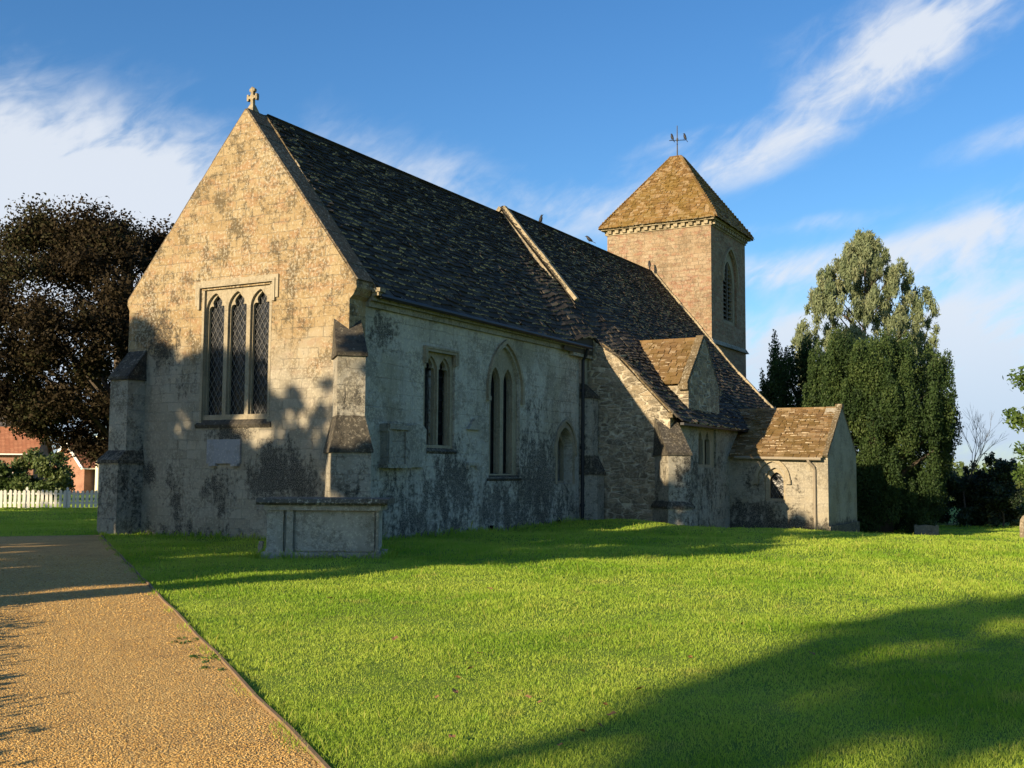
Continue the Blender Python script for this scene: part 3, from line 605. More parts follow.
def coping(mb, p, q, w, t, out, n, jit=.012):
    """run of separate coping stones from p to q; out: horizontal direction across the wall"""
    p, q, out = Vector(p), Vector(q), Vector(out); d = (q-p).normalized(); up = out.cross(d); up = up if up.z > 0 else -up
    for i in range(n):
        a, b = p+(q-p)*(i/n)+d*.006, p+(q-p)*((i+1)/n)-d*.006; j = up*random.uniform(-jit, jit)+out*random.uniform(-jit, jit)*.6; tt = t*random.uniform(.9, 1.1)
        mb.piece().hexa([a+out*w/2+j, b+out*w/2+j, b-out*w/2+j, a-out*w/2+j], [a+out*(w/2-.01)+up*tt+j, b+out*(w/2-.01)+up*tt+j, b-out*(w/2-.01)+up*tt+j, a-out*(w/2-.01)+up*tt+j])
NP = ((0, 10.5), (-3.9, 5.78), (-6.38, 3.17))         # nave and aisle roof profile (y, z)
def nave_z(y):
    for (a, b), (c, d) in zip(NP, NP[1:]):
        if y >= c: return b+(d-b)*(y-a)/(c-a)
    return NP[-1][1]
def sag(x): return -.055*max(0, math.sin(math.pi*(x-.6)/11.7) if x < 12.3 else math.sin(math.pi*(x-12.3)/13.8))+.012*math.sin(x*2.3)+.008*math.sin(x*5.1)
def dip(x, y):                          # the nave slope sags to meet the lower chancel eaves
    t = min(1, max(0, (x-12.3)/3.5)); a = max(0, 1-((y+3.45)/1.2)**2); return .42*a*a*(1-t*t*(3-2*t))
def chancel_z(y): return 10.25-(10.25-5.64)*(-y)/3.48
def roofs():
    mb = MB()
    def lift(p):
        f = min(1, max(0, (p.x-10.3)/2.0)); f = f*f*(3-2*f); s = min(1, max(0, (-p.y-1.3)/1.6)); return f*s*(nave_z(max(p.y, -6.3))-dip(12.3, p.y)-chancel_z(p.y))+sag(p.x)
    sl = math.hypot(3.48, 4.61)
    slates(mb, (0, -3.48, 5.64), (1, 0, 0), (0, 3.48, 4.61), (0, -4.61, 3.48), sl, lambda v: .68, lambda v: 12.4, .20, .12, .34, .042, lift)
    mb.piece().face([(.6, -3.42, 5.56), (12.3, -3.42, 5.56), (12.3, 0, 10.12), (.6, 0, 10.12)])
    for i in range(12):                  # fascia closing the swept eaves where the chancel roof climbs to the nave roof
        xa, xb = 10.3+i*.175, 10.3+(i+1)*.175; za, zb = [5.62+lift(Vector((q, -3.46, 0))) for q in (xa, xb)]
        mb.face([(xa, -3.44, 5.3), (xb, -3.44, 5.3), (xb, -3.44, zb), (xa, -3.44, za)])
        mb.face([(xa, -3.44, za), (xb, -3.44, zb), (xb, -2.6, 6.8+lift(Vector((xb, -2.6, 0)))-.04), (xa, -2.6, 6.8+lift(Vector((xa, -2.6, 0)))-.04)])
    ew = MB(); ew.hexa([(11.0, -3.42, 5.2), (12.37, -3.42, 5.2), (12.37, -3.25, 5.2), (11.0, -3.25, 5.2)], [(11.0, -3.42, 5.6), (12.37, -3.42, 5.84), (12.37, -3.25, 6.0), (11.0, -3.25, 5.7)]); part(ew, 'eaves_wall', M['butt'])
    sl2 = math.hypot(4.08, 4.5)
    slates(mb, (12.38, 4.08, 5.83), (-1, 0, 0), (0, -4.08, 4.4), (0, 4.4, 4.08), sl2, lambda v: 0., lambda v: 11.7, .4, .3, .7, .04)
    mb.face([(.6, 4.0, 5.83), (12.3, 4.0, 5.83), (12.3, 0, 10.2), (.6, 0, 10.2)])
    r = part(mb, 'chancel_roof', M['slate'])
    rd = MB(); x = .64
    while x < 12.3: L = random.uniform(.38, .5); z = 10.245+sag(x)+random.uniform(-.015, .015); rd.piece().hexa([(x, -.15, z-.12), (x+L-.01, -.15, z-.12), (x+L-.01, .15, z-.12), (x, .15, z-.12)], [(x, -.035, z+.05), (x+L-.01, -.035, z+.05), (x+L-.01, .035, z+.05), (x, .035, z+.05)]); x += L
    part(rd, 'ridge_tile', M['slate'], r)
    # nave and aisle, one long slope
    mb = MB(); a, b, c = [Vector((0, *p)) for p in NP]
    for lo, hi, e0, e1 in ((c, b, .21, .18), (b, a, .18, .115)):
        d = hi-lo; L = d.length; n = Vector((0, -d.z, d.y))
        slates(mb, (0, lo.y, lo.z), (1, 0, 0), d, n, L, (lambda v: 12.34), (lambda v: 26.0), e0, e1, .33, .04, lambda p: -dip(p.x, p.y)+sag(p.x))
        off = n.normalized()*.11; mb.piece().face([Vector((16, lo.y, lo.z))-off, Vector((26.05, lo.y, lo.z))-off, Vector((26.05, hi.y, hi.z))-off, Vector((16, hi.y, hi.z))-off])
    d = Vector((0, -4.1, 4.9)); slates(mb, (26, 4.1, 5.67), (-1, 0, 0), d, (0, 4.9, 4.1), d.length, lambda v: 0, lambda v: 13.6, .4, .3, .7, .04)
    mb.face([(12.4, 4.1, 5.62), (26, 4.1, 5.62), (26, 0, 10.5), (12.4, 0, 10.5)])
    r = part(mb, 'nave_roof', M['slate']); rd = MB(); x = 12.6
    while x < 26: L = random.uniform(.38, .5); z = 10.5+sag(x)+random.uniform(-.015, .015); rd.piece().hexa([(x, -.15, z-.12), (x+L-.01, -.15, z-.12), (x+L-.01, .15, z-.12), (x, .15, z-.12)], [(x, -.035, z+.05), (x+L-.01, -.035, z+.05), (x+L-.01, .035, z+.05), (x, .035, z+.05)]); x += L
    part(rd, 'ridge_tile', M['slate'], r)
    for (p_, q_, n_) in (((.31, 3.85, 5.86), (.31, 0.0, 10.26), 11), ((.31, -3.43, 5.82), (.31, 0.0, 10.26), 11)):
        cp = MB(); coping(cp, p_, q_, .61, .04, (1, 0, 0), n_, .006); part(cp, 'gable_coping', M['verge'])
    fl = MB(); coping(fl, (.65, -3.46, 5.72), (.65, -.05, 10.24), .05, .05, (1, 0, 0), 22, .014); part(fl, 'verge_fillet', M['mosscope'])
    # bracket of pale stones at the eaves corner
    bk = MB(); bk.box((.6, -3.6, 5.55), (.74, -3.4, 5.66)); bk.piece().box((.56, -3.66, 5.63), (.78, -3.44, 5.72)); part(bk, 'eaves_stone', M['coping'])
    gt = MB(); gt.tube([(.7, -3.56, 5.56), (12.0, -3.56, 5.52)], .06, 8); part(gt, 'gutter', M['iron'])
    dp = MB(); dp.tube([(11.76, -3.56, 5.5), (11.76, -3.5, 5.3), (11.76, -3.38, 5.1), (11.76, -3.36, -.1)], .055, 8)
    for z in (.5, 2.3, 4.1): dp.tube([(11.76, -3.36, z), (11.76, -3.36, z+.09)], .078, 8)
    part(dp, 'downpipe', M['iron'])
roofs()

# --- nave east gable and aisle
def nave():
    FN = frame((12.38, 0, 0), (0, -1, 0), (-1, 0, 0)); FA = frame((0, -6.05, 0), (1, 0, 0), (0, -1, 0))
    mb = MB(); mb.plate(FN, [(-3.9, -.5), (6.05, -.8), (6.05, 3.38), (4.3, 5.2), (3.9, 5.5), (3.5, 5.75), (3.1, 6.45), (2.6, 7.2), (0, 10.42), (-3.9, 5.5)], [], 0, -.6); part(mb, 'aisle_wall', M['aisle'])
    win = rect(14.95, 1.75, 16.75, 3.04)
    mb = MB(); mb.plate(FA, [(12.98, -1.2), (26.1, -1.5), (26.1, 3.15), (12.98, 3.15)], [win], 0, -.6); mb.box((25.5, -5.4, -1.2), (26.1, -2.75, 3.5))
    mb.plate(frame((26.1, 0, 0), (0, -1, 0), (-1, 0, 0)), [(2.75, 3), (6.05, 3), (6.05, 3.38), (3.9, 5.5), (2.75, 6.95)], [], 0, -.5)
    mb.box((12.98, 3.3, -.5), (26.09, 3.9, 5.55)); part(mb, 'aisle_wall', M['butt'])
    w_ = MB(); cs = (15.35, 16.05); a = .26
    w_.plate(FA, rect(14.952, 1.752, 16.748, 3.038), [trefoil(c, a, 1.85, 2.55) for c in cs], -.08, -.22); w = part(w_, 'window', M['dress'])
    gl = MB(); gl.box((15, -5.76, 1.8), (16.7, -5.75, 3.2)); part(gl, 'glass', M['glass'], w)
    # coping of the aisle wall and strips at the nave roof ends
    cp = MB(); coping(cp, (12.44, -3.75, 5.66), (12.44, -4.35, 5.22), .16, .05, (1, 0, 0), 2); coping(cp, (12.44, -4.36, 5.21), (12.44, -6.06, 3.42), .16, .05, (1, 0, 0), 6); cp.piece().box((12.3, -6.16, 3.27), (12.55, -5.98, 3.42)); part(cp, 'aisle_coping', M['mosscope'])
    for p_, n_ in (((12.46, -2.78, 7.14), 8), ((12.46, 2.9, 6.95), 6)): cp = MB(); coping(cp, p_, (12.46, 0, 10.52), .2, .13, (1, 0, 0), n_); part(cp, 'nave_coping', M['coping'])
    cp = MB(); coping(cp, (26.0, -3.9, 5.84), (26.0, -.02, 10.55), .16, .1, (1, 0, 0), 12); coping(cp, (26.0, -6.3, 3.3), (26.0, -3.92, 5.84), .2, .1, (1, 0, 0), 7); part(cp, 'verge_coping', M['coping'])
    # transverse gable
    FG = frame((0, -6.0, 0), (1, 0, 0), (0, -1, 0)); xr = 15.78
    mb = MB(); mb.plate(FG, [(14.17, 3.3), (17.27, 3.3), (17.27, 4.42), (xr, 6.12), (14.17, 4.42)], [], 0, -.35)
    for x in (14.17, 17.02): mb.hexa([(x, -5.65, 3.2), (x+.25, -5.65, 3.2), (x+.25, -4.6, 3.6), (x, -4.6, 3.6)], [(x, -5.65, 4.4), (x+.25, -5.65, 4.4), (x+.25, -4.6, 4.4), (x, -4.6, 4.4)])
    gw = part(mb, 'cross_gable', M['aisle'])
    mb = MB(); zr, ze = 6.08, 4.46; yr = -(10.57-zr)/1.269; ye = -3.9-(5.62-ze)/.988
    for s in (-1, 1):
        d = Vector((-s*(xr-14.08), 0, zr-ze)); L = d.length; U = (0, -1, 0) if s < 0 else (0, 1, 0)
        if s < 0: slates(mb, (14.08, 0, ze), U, d, (-(zr-ze), 0, xr-14.08), L, lambda v: -ye+(-yr+ye)*v/L-.12, lambda v: 5.74, .2, .14, .3, .03)
        else: slates(mb, (2*xr-14.08, 0, ze), U, d, ((zr-ze), 0, xr-14.08), L, lambda v: -5.74, lambda v: ye+(yr-ye)*v/L+.12, .2, .14, .3, .03)
    mb.piece().face([(14.12, -5.7, ze-.02), (xr, -5.7, zr-.03), (xr, yr, zr-.03), (14.12, ye, ze-.02)]); mb.face([(2*xr-14.12, -5.7, ze-.02), (xr, -5.7, zr-.03), (xr, yr, zr-.03), (2*xr-14.12, ye, ze-.02)])
    y = -5.7
    while y < yr: mb.piece().hexa([(xr-.13, y, zr-.07), (xr+.13, y, zr-.07), (xr+.13, y+.38, zr-.07), (xr-.13, y+.38, zr-.07)], [(xr-.03, y, zr+.07), (xr+.03, y, zr+.07), (xr+.03, y+.38, zr+.07), (xr-.03, y+.38, zr+.07)]); y += .39
    part(mb, 'cross_gable_roof', M['slate_moss'])
    for x_ in (14.1, 17.34):
        cp = MB(); coping(cp, (x_, -5.86, 4.42), (xr, -5.86, 6.17), .28, .07, (0, -1, 0), 6); cp.piece().box((x_-.07, -6.02, 4.26), (x_+.13, -5.7, 4.47)); part(cp, 'gable_coping', M['mosscope'], gw)
    gt = MB(); gt.box((12.6, -6.42, 3.05), (26, -6.3, 3.13)); part(gt, 'eaves_board', M['iron'])
nave()

# --- tower
def tower():
    X0, X1, Y0, Y1, ZT = 26.093, 31.07, -2.753, 2.227, 12.6
    FT = frame((X0, 0, 0), (0, -1, 0), (-1, 0, 0)); FTS = frame((0, Y0, 0), (1, 0, 0), (0, -1, 0))
    win = arch(28.72, .98, 8.32, 10.35, .95)
    mb = MB(); mb.plate(FT, [(-Y1, -1), (-Y0, -1), (-Y0, ZT), (-Y1, ZT)], [], 0, -.7)
    mb.plate(FTS, [(X0+.7, -1.5), (X1-.7, -1.5), (X1-.7, ZT), (X0+.7, ZT)], [win], 0, -.7); mb.box((X1-.7, Y0, -1.5), (X1, Y1, ZT)); mb.box((X0+.7, Y1-.7, -1), (X1-.7, Y1, ZT))
    part(mb, 'tower_wall', M['tower'])
    st = MB()
    st.hexa([(X0-.02, Y0-.13, 7.2), (X1+.13, Y0-.13, 7.2), (X1+.13, Y1+.1, 7.2), (X0-.02, Y1+.1, 7.2)], [(X0-.01, Y0-.012, 7.42), (X1+.012, Y0-.012, 7.42), (X1+.012, Y1, 7.42), (X0-.01, Y1, 7.42)]); part(st, 'string_course', M['butt'])
    w_ = MB(); w_.plate(FTS, arch(28.72, .978, 8.322, 10.35, .95), [arch(28.72, .72, 8.5, 10.2, 1.0)], -.1, -.3); w = part(w_, 'belfry_window', M['dress'])
    lv = MB(); z = 8.5
    while z < 11.4: lv.piece().hexa([(28.0, Y0+.16, z), (29.44, Y0+.16, z), (29.44, Y0+.42, z+.2), (28.0, Y0+.42, z+.2)], [(28.0, Y0+.16, z+.03), (29.44, Y0+.16, z+.03), (29.44, Y0+.42, z+.23), (28.0, Y0+.42, z+.23)]); z += .2
    lv.box((28.68, Y0+.12, 8.5), (28.76, Y0+.2, 11.2)); part(lv, 'louvre', M['louvre'], w); bk = MB(); bk.box((27.9, Y0+.5, 8.3), (29.6, Y0+.51, 11.9)); part(bk, 'opening', M['void'], w)
    h = MB(); p = arch(28.72, 1.04, 10.2, 10.35, .95)[1:]+[(27.68, 10.2)]; h.strip(FTS, list(reversed(p)), .1, .08, -.01); part(h, 'hood_mould', M['dress'], w)
    co = MB()
    for (a, b, z0, z1, e) in ((.0, .0, 12.44, 12.5, .05), (0, 0, 12.66, 12.78, .22)):
        co.piece().box((X0-e, Y0-e, z0), (X1+e, Y1+e, z1))
    co.piece().box((X0-.035, Y0-.035, 12.5), (X1+.035, Y1+.035, 12.66))
    n = 14
    for i in range(n):
        t = (i+.5)/n; y = Y0+(Y1-Y0)*t; x = X0+(X1-X0)*t
        co.piece().box((X0-.16, y-.09, 12.5), (X0-.033, y+.09, 12.662)); co.box((X1+.033, y-.09, 12.5), (X1+.16, y+.09, 12.662)); co.box((x-.09, Y0-.16, 12.5), (x+.09, Y0-.033, 12.662)); co.box((x-.09, Y1+.033, 12.5), (x+.09, Y1+.16, 12.662))
    part(co, 'corbel_table', M['coping'])
    # pyramid roof
    mb = MB(); cx, cy = (X0+X1)/2, (Y0+Y1)/2-.02; hx = (X1-X0)/2+.3; ze, zt, ht = 12.76, 16.38, .26
    for ang in (0, 90, 180, 270):
        c, s = round(math.cos(R(ang))), round(math.sin(R(ang))); n = Vector((c, s, 0)); u = Vector((-s, c, 0)); O = Vector((cx, cy, ze))+n*hx; d = -n*(hx-ht)+Vector((0, 0, zt-ze)); L = d.length
        N = n*(zt-ze)+Vector((0, 0, hx-ht))
        slates(mb, O, u, d, N, L, lambda v: -(hx-(hx-ht)*v/L), lambda v: hx-(hx-ht)*v/L, .16, .11, .27, .028)
        mb.piece().face([O-u*hx, O+u*hx, O+d+u*ht, O+d-u*ht])
    for sx in (-1, 1):
        for sy in (-1, 1):
            k = 22
            for i in range(k):
                a, b = i/k, (i+1)/k; pa = Vector((cx+sx*(hx+(ht-hx)*a), cy+sy*(hx+(ht-hx)*a), ze+(zt-ze)*a+.05)); pb = Vector((cx+sx*(hx+(ht-hx)*b), cy+sy*(hx+(ht-hx)*b), ze+(zt-ze)*b+.05)); mb.piece().bar(pa, pb, .13, .06)
    mb.piece().box((cx-.28, cy-.3, zt-.02), (cx+.28, cy+.3, zt+.09))
    r = part(mb, 'tower_roof', M['slate_tower'])
    v = MB(); v.tube([(cx, cy, zt), (cx, cy, 18.0)], [.035, .02], 6); v.bar((cx-.26, cy+.3, 17.25), (cx+.26, cy-.34, 17.33), .03, .025); v.tube([(cx, cy, 17.25), (cx, cy, 17.38)], .05, 6)
    part(v, 'weather_vane', M['iron'], r)
tower()

# --- annex
def annex():
    X0, X1, YS, xr, zr, ze, zg = 18.2, 22.75, -9.478, 20.48, 3.9, 2.16, -1.4
    FX = frame((X0, 0, 0), (0, -1, 0), (-1, 0, 0)); FY = frame((0, YS, 0), (1, 0, 0), (0, -1, 0))
    win = arch(7.66, .36, .6, 1.28, .9)
    mb = MB(); mb.plate(FX, [(6.05, zg), (8.93, zg), (8.93, ze), (6.05, ze)], [win], 0, -.55); mb.plate(FY, [(X0, zg), (X1, zg), (X1, 2.3), (xr, 3.98), (X0, 2.16)], [], 0, -.545); mb.box((X1-.5, -8.93, zg), (X1, -6.05, 2.2)); part(mb, 'annex_wall', M['annex'])
    pl = MB(); pl.box((X0-.07, YS-.07, zg), (X0-.003, -6.06, -.2)); pl.box((X0-.003, YS-.07, zg), (X1+.07, YS-.003, -.2)); part(pl, 'annex_plinth', M['annex'])
    w_ = MB(); w_.plate(FX, arch(7.66, .358, .602, 1.28, .9), [arch(7.69, .24, .7, 1.28, .9)], -.12, -.25); w = part(w_, 'window', M['dress'])
    g_ = MB(); g_.box((X0+.3, -8.0, .6), (X0+.31, -7.3, 1.95)); part(g_, 'glass', M['glass'], w); part(lattice(FX, 7.4, .7, 7.98, 1.8, -.262, .2, .02), 'lattice', M['lattice'], w)
    h = MB(); p = arch(7.58, .5, 1.3, 1.36, .8)[1:]+[(7.08, 1.3)]; h.strip(FX, list(reversed(p)), .12, .1, -.01); h.box((X0-.116, -7.10, 1.2), (X0-.004, -6.93, 1.36)); h.box((X0-.116, -8.23, 1.2), (X0-.004, -8.06, 1.36)); part(h, 'hood_mould', M['dress'], w)
    mb = MB()
    for s in (-1, 1):
        xe = 18.02 if s < 0 else 22.92; zz = ze-.03 if s < 0 else ze+.05; d = Vector((xr-xe, 0, zr-zz)); L = d.length; ye, yr = -6.3, -5.55
        if s < 0: slates(mb, (xe, 0, zz), (0, -1, 0), d, (-d.z, 0, d.x), L, lambda v: 6.1-.55*v/L, lambda v: 9.36, .175, .12, .3, .03)
        else: slates(mb, (xe, 0, zz), (0, 1, 0), d, (-d.z*-1, 0, abs(d.x)), L, lambda v: -9.36, lambda v: -6.1+.55*v/L, .3, .2, .5, .033)
        mb.piece().face([(xe+.1*-s, -9.3, zz-.0), (xr, -9.3, zr-.03), (xr, yr, zr-.03), (xe+.1*-s, -6.05, zz)])
    y = -9.3
    while y < -5.6: mb.piece().hexa([(xr-.13, y, zr-.06), (xr+.13, y, zr-.06), (xr+.13, y+.4, zr-.06), (xr-.13, y+.4, zr-.06)], [(xr-.03, y, zr+.07), (xr+.03, y, zr+.07), (xr+.03, y+.4, zr+.07), (xr-.03, y+.4, zr+.07)]); y += .41
    part(mb, 'annex_roof', M['slate_moss'])
    cp = MB(); coping(cp, (18.08, -9.4, 2.14), (xr, -9.4, 3.95), .2, .06, (0, -1, 0), 7); cp.piece().box((xr-.16, -9.52, 3.93), (xr+.16, -9.28, 4.06)); part(cp, 'gable_coping', M['mosscope']); cp = MB(); coping(cp, (22.86, -9.4, 2.25), (xr, -9.4, 3.95), .2, .06, (0, -1, 0), 7); part(cp, 'gable_coping', M['mosscope'])
    gt = MB(); gt.tube([(17.97, -6.3, 2.12), (17.97, -9.3, 2.07)], .055, 8); part(gt, 'gutter', M['palepipe'])
    dp = MB(); dp.tube([(17.97, -8.85, 2.07), (17.97, -8.87, 1.98), (18.1, -9.02, 1.8), (18.13, -9.04, 1.7), (18.12, -9.04, -.45), (18.0, -9.04, -.6)], .048, 8); part(dp, 'downpipe', M['palepipe'])
annex()

# --- gable cross
def cross():
    mb = MB(); F0 = frame((.3, .06, 10.28), (0, -1, 0), (-1, 0, 0)); F = lambda u, v, d=0: F0(u*.66, v*.78, d*.72); z = 0
    mb.hexa([F(-.17, z, .16), F(.17, z, .16), F(.17, z, -.16), F(-.17, z, -.16)], [F(-.08, z+.22, .07), F(.08, z+.22, .07), F(.08, z+.22, -.07), F(-.08, z+.22, -.07)])
    mb.plate(F, [(-.07, z+.2), (.07, z+.2), (.055, z+.38), (.1, z+.42), (.16, z+.42), (.17, z+.36), (.24, z+.36), (.25, z+.46), (.24, z+.56), (.17, z+.56), (.16, z+.5), (.1, z+.5), (.06, z+.55), (.06, z+.64), (.12, z+.65), (.12, z+.73), (.06, z+.76), (0, z+.80),
                 (-.06, z+.76), (-.12, z+.73), (-.12, z+.65), (-.06, z+.64), (-.06, z+.55), (-.1, z+.5), (-.16, z+.5), (-.17, z+.56), (-.24, z+.56), (-.25, z+.46), (-.24, z+.36), (-.17, z+.36), (-.16, z+.42), (-.1, z+.42), (-.055, z+.38)], [], .055, -.055)
    part(mb, 'gable_cross', M['coping'])
cross()

# ------------------------------------------------------------------ tomb and gravestones
def chest_tomb():
    t = thing('chest_tomb', 'large stone chest tomb with thick dark slab by the church corner', 'tomb', (-2.93, -5.1, gzf(-2.93, -5.1)), R(-62))
    # local frame: x along the long side, -y towards the path
    def F(O=(0, 0, 0)): return frame(O, (1, 0, 0), (0, -1, 0))
    mb = MB(); mb.box((-.98, -.36, .1), (.98, .40, .86)); body = mb.build('body', M['tomb'], t)
    pn = MB(); pn.box((-.50, -.395, .12), (.95, -.355, .84)); pn.build('panel', M['tomb'], t)
    for (a, b) in ((-1.02, -.72), (-.66, -.54), (.985, 1.03)):
        p = MB(); p.box((a, -.44, .1), (b, -.35, .86)); p.piece().box((a-.012, -.455, .1), (b+.012, -.34, .17)); p.box((a-.012, -.455, .74), (b+.012, -.34, .79)); p.build('pilaster', M['tomb'], t)
    b = MB(); b.box((-1.1, -.5, -.15), (1.09, .5, .1)); b.build('base', M['tomb'], t)
    b = MB(); b.piece().box((-1.07, -.48, .86), (1.07, .46, .955)); b.build('frieze', M['tomb'], t)
    s = MB(); n = 24
    def ed(): return random.uniform(-.02, .02)
    xs = [-1.2+2.4*i/n for i in range(n+1)]; fr = [-.58+ed() for _ in xs]; bk = [.54+ed() for _ in xs]
    for i in range(n):
        a, c = xs[i], xs[i+1]
        s.hexa([(a, fr[i]+.05, .957), (c, fr[i+1]+.05, .957), (c, bk[i+1]-.05, .957), (a, bk[i]-.05, .957)], [(a, fr[i], 1.0), (c, fr[i+1], 1.0), (c, bk[i+1], 1.0), (a, bk[i], 1.0)])
        s.hexa([(a, fr[i], 1.0), (c, fr[i+1], 1.0), (c, bk[i+1], 1.0), (a, bk[i], 1.0)], [(a, fr[i]+.03, 1.075+.008*math.sin(i)), (c, fr[i+1]+.03, 1.075+.008*math.sin(i+1)), (c, bk[i+1]-.03, 1.075), (a, bk[i]-.03, 1.075)])
    s.build('slab', M['tombtop'], t)
    p = MB(); p.bar((0, 0, 0), (.1, .02, .3), .085, .045)
    o = p.build('leaning_stone', M['pale']); o.location = (-3.28, -3.75, gzf(-3.28, -3.75)-.02); tag(o, 'small pale slip of stone leaning beside the chest tomb', 'stone')
chest_tomb()
def headstone(loc, rz, w, h, th, shape, m, label):
    t = thing('headstone', label, 'gravestone', loc, rz); F = frame((0, 0, 0), (1, 0, 0), (0, -1, 0)); mb = MB(); pts = [(-w/2, -.15), (w/2, -.15)]
    pts += [(w/2*x, h*y) for x, y in shape]; mb.plate(F, pts, [], th/2, -th/2); mb.build('stone', m, t)
    b = MB(); b.box((-w/2-.08, -th/2-.08, -.2), (w/2+.08, th/2+.08, .06)); b.build('base', m, t)
p = at_px(925, 472, 44.5); headstone((p.x, p.y, gzf(p.x, p.y)), R(-68), .95, .56, .14, [(1, .85), (.98, 1), (.8, 1), (.74, .9), (.45, .96), (0, 1.0), (-.45, .96), (-.74, .9), (-.8, 1), (-.98, 1), (-1, .85)], M['headstone'], 'low dark shouldered headstone in the shade below the yew')
p = at_px(1030, 472, 30); headstone((p.x, p.y, gzf(p.x, p.y)), R(-50), .66, .84, .13, [(1, .6), (.93, .8), (.72, .93), (.4, .99), (0, 1.0), (-.4, .99), (-.72, .93), (-.93, .8), (-1, .6)], M['pale'], 'sunlit pale round-topped headstone at the edge of the lawn')

# ------------------------------------------------------------------ birds
def bird(loc, rz, label, tilt=.6):
    t = thing('bird', label, 'bird', loc, rz, 'black birds perched about the church'); t.rotation_euler = (0, -tilt, rz); t.scale = (1.0,)*3; pts = [(-.15, 0, .06), (-.1, 0, .09), (-.02, 0, .13), (.05, 0, .19), (.085, 0, .235), (.12, 0, .25), (.15, 0, .245)]
    mb = MB(); mb.tube(pts, [.012, .045, .068, .062, .042, .04, .018], 8); mb.build('body', M['bird'], t, smooth=True)
    mb = MB(); mb.hexa([(-.1, -.025, .07), (-.1, .025, .07), (-.27, .035, .0), (-.27, -.035, .0)], [(-.1, -.025, .085), (-.1, .025, .085), (-.27, .035, .012), (-.27, -.035, .012)]); mb.build('tail', M['bird'], t)
    mb = MB(); mb.tube([(.145, 0, .245), (.195, 0, .237)], [.014, .003], 6); mb.build('beak', M['bird'], t)
    for s in (-.025, .025):
        mb = MB(); mb.tube([(.0, s, .08), (-.05*math.sin(tilt), s, 0)], .007, 5); mb.build('leg', M['bird'], t)
bird((15.42, 0, 10.64), R(-80), 'black bird perched upright on the nave ridge near its coping')
bird((19.36, 0, 10.64), R(110), 'black bird stooping on the nave ridge nearer the tower', .1)
bird((25.7, 0, 10.72), R(30), 'black bird on the end of the nave ridge against the tower')
bird((28.38, -.04, 17.28), R(70), 'left of the two black birds on the weather vane arm')
bird((28.78, -.52, 17.34), R(80), 'right of the two black birds on the weather vane arm, slightly higher')

# ------------------------------------------------------------------ trees and bushes
def leaves(name, mt, parent, clumps, n, size, shell=.5, droop=0., vert=0., aspect=.5, flat=0.):
    C = np.array([c[0] for c in clumps]); S = np.array([c[1] for c in clumps]); wgt = np.prod(S, 1)**(2/3); wgt /= wgt.sum()
    idx = rng.choice(len(clumps), n, p=wgt); d = rng.standard_normal((n, 3)); d /= np.linalg.norm(d, axis=1, keepdims=True)
    r = rng.random(n)**shell*(1+.12*rng.standard_normal(n)); P = C[idx]+d*r[:, None]*S[idx]
    a = rng.standard_normal((n, 3)); a[:, 2] *= (1-flat); a[:, 2] -= droop*2; a = a+np.array((0, 0, vert))*3; a /= np.linalg.norm(a, axis=1, keepdims=True)
    nn = rng.standard_normal((n, 3))+d*1.2; b = np.cross(a, nn); b /= np.linalg.norm(b, axis=1, keepdims=True)+1e-9
    L = size*rng.uniform(.6, 1.35, (n, 1)); W = L*aspect
    V = np.stack([P-a*L/2, P+b*W/2-a*L*.05, P+a*L/2, P-b*W/2-a*L*.05], 1).reshape(-1, 3)
    cl = rng.random(len(clumps))[idx]
    return npmesh(name, V, 4, mt, parent, np.clip(rng.random(n)*.4+cl*.6, 0, 1))
def trunk(parent, h, r, limbs, base=0, n=10, m='bark'):
    mb = MB(); pts = [Vector((0, 0, -.3))]+[Vector((.12*math.sin(i*1.7), .12*math.cos(i*2.1), base+h*i/5)) for i in range(1, 6)]
    mb.tube(pts, [r*1.25, r, r*.9, r*.75, r*.55, r*.3], n)
    for (c, s) in limbs:
        c = Vector(c); z0 = max(.22*h, min(h*.95, c.z-math.hypot(c.x, c.y)*.8)); p0 = Vector((0, 0, z0)); mid = p0.lerp(c, .5)+Vector((0, 0, .08*(c-p0).length)); mb.tube([p0, mid, c], [r*.32, r*.2, r*.05], 6, False)
    return mb.build('trunk', M[m], parent)
def crown_clumps(n, rx, ry, z0, z1, size, prof, seed, fill=.75):
    rs = np.random.default_rng(seed); out = []
    while len(out) < n:
        t = rs.random(); z = z0+(z1-z0)*t; k = prof(t); a = rs.uniform(0, 2*np.pi); q = rs.random()**(1-fill)
        s = size*rs.uniform(.65, 1.3); out.append(((math.cos(a)*rx*k*q, math.sin(a)*ry*k*q, z), (s, s, s*.75)))
    return out
def tree(name, label, loc, clumps, n, size, mt, th, tr, group=None, nl=14, cat='tree', **k):
    t = thing(name, label, cat, loc, 0, group); leaves('crown', mt, t, clumps, n, size, **k); trunk(t, th, tr, clumps[::max(1, len(clumps)//nl)]); return t
def onground(x, y, d): p = at_px(x, 472, d); return (p.x, p.y, gzf(p.x, p.y))
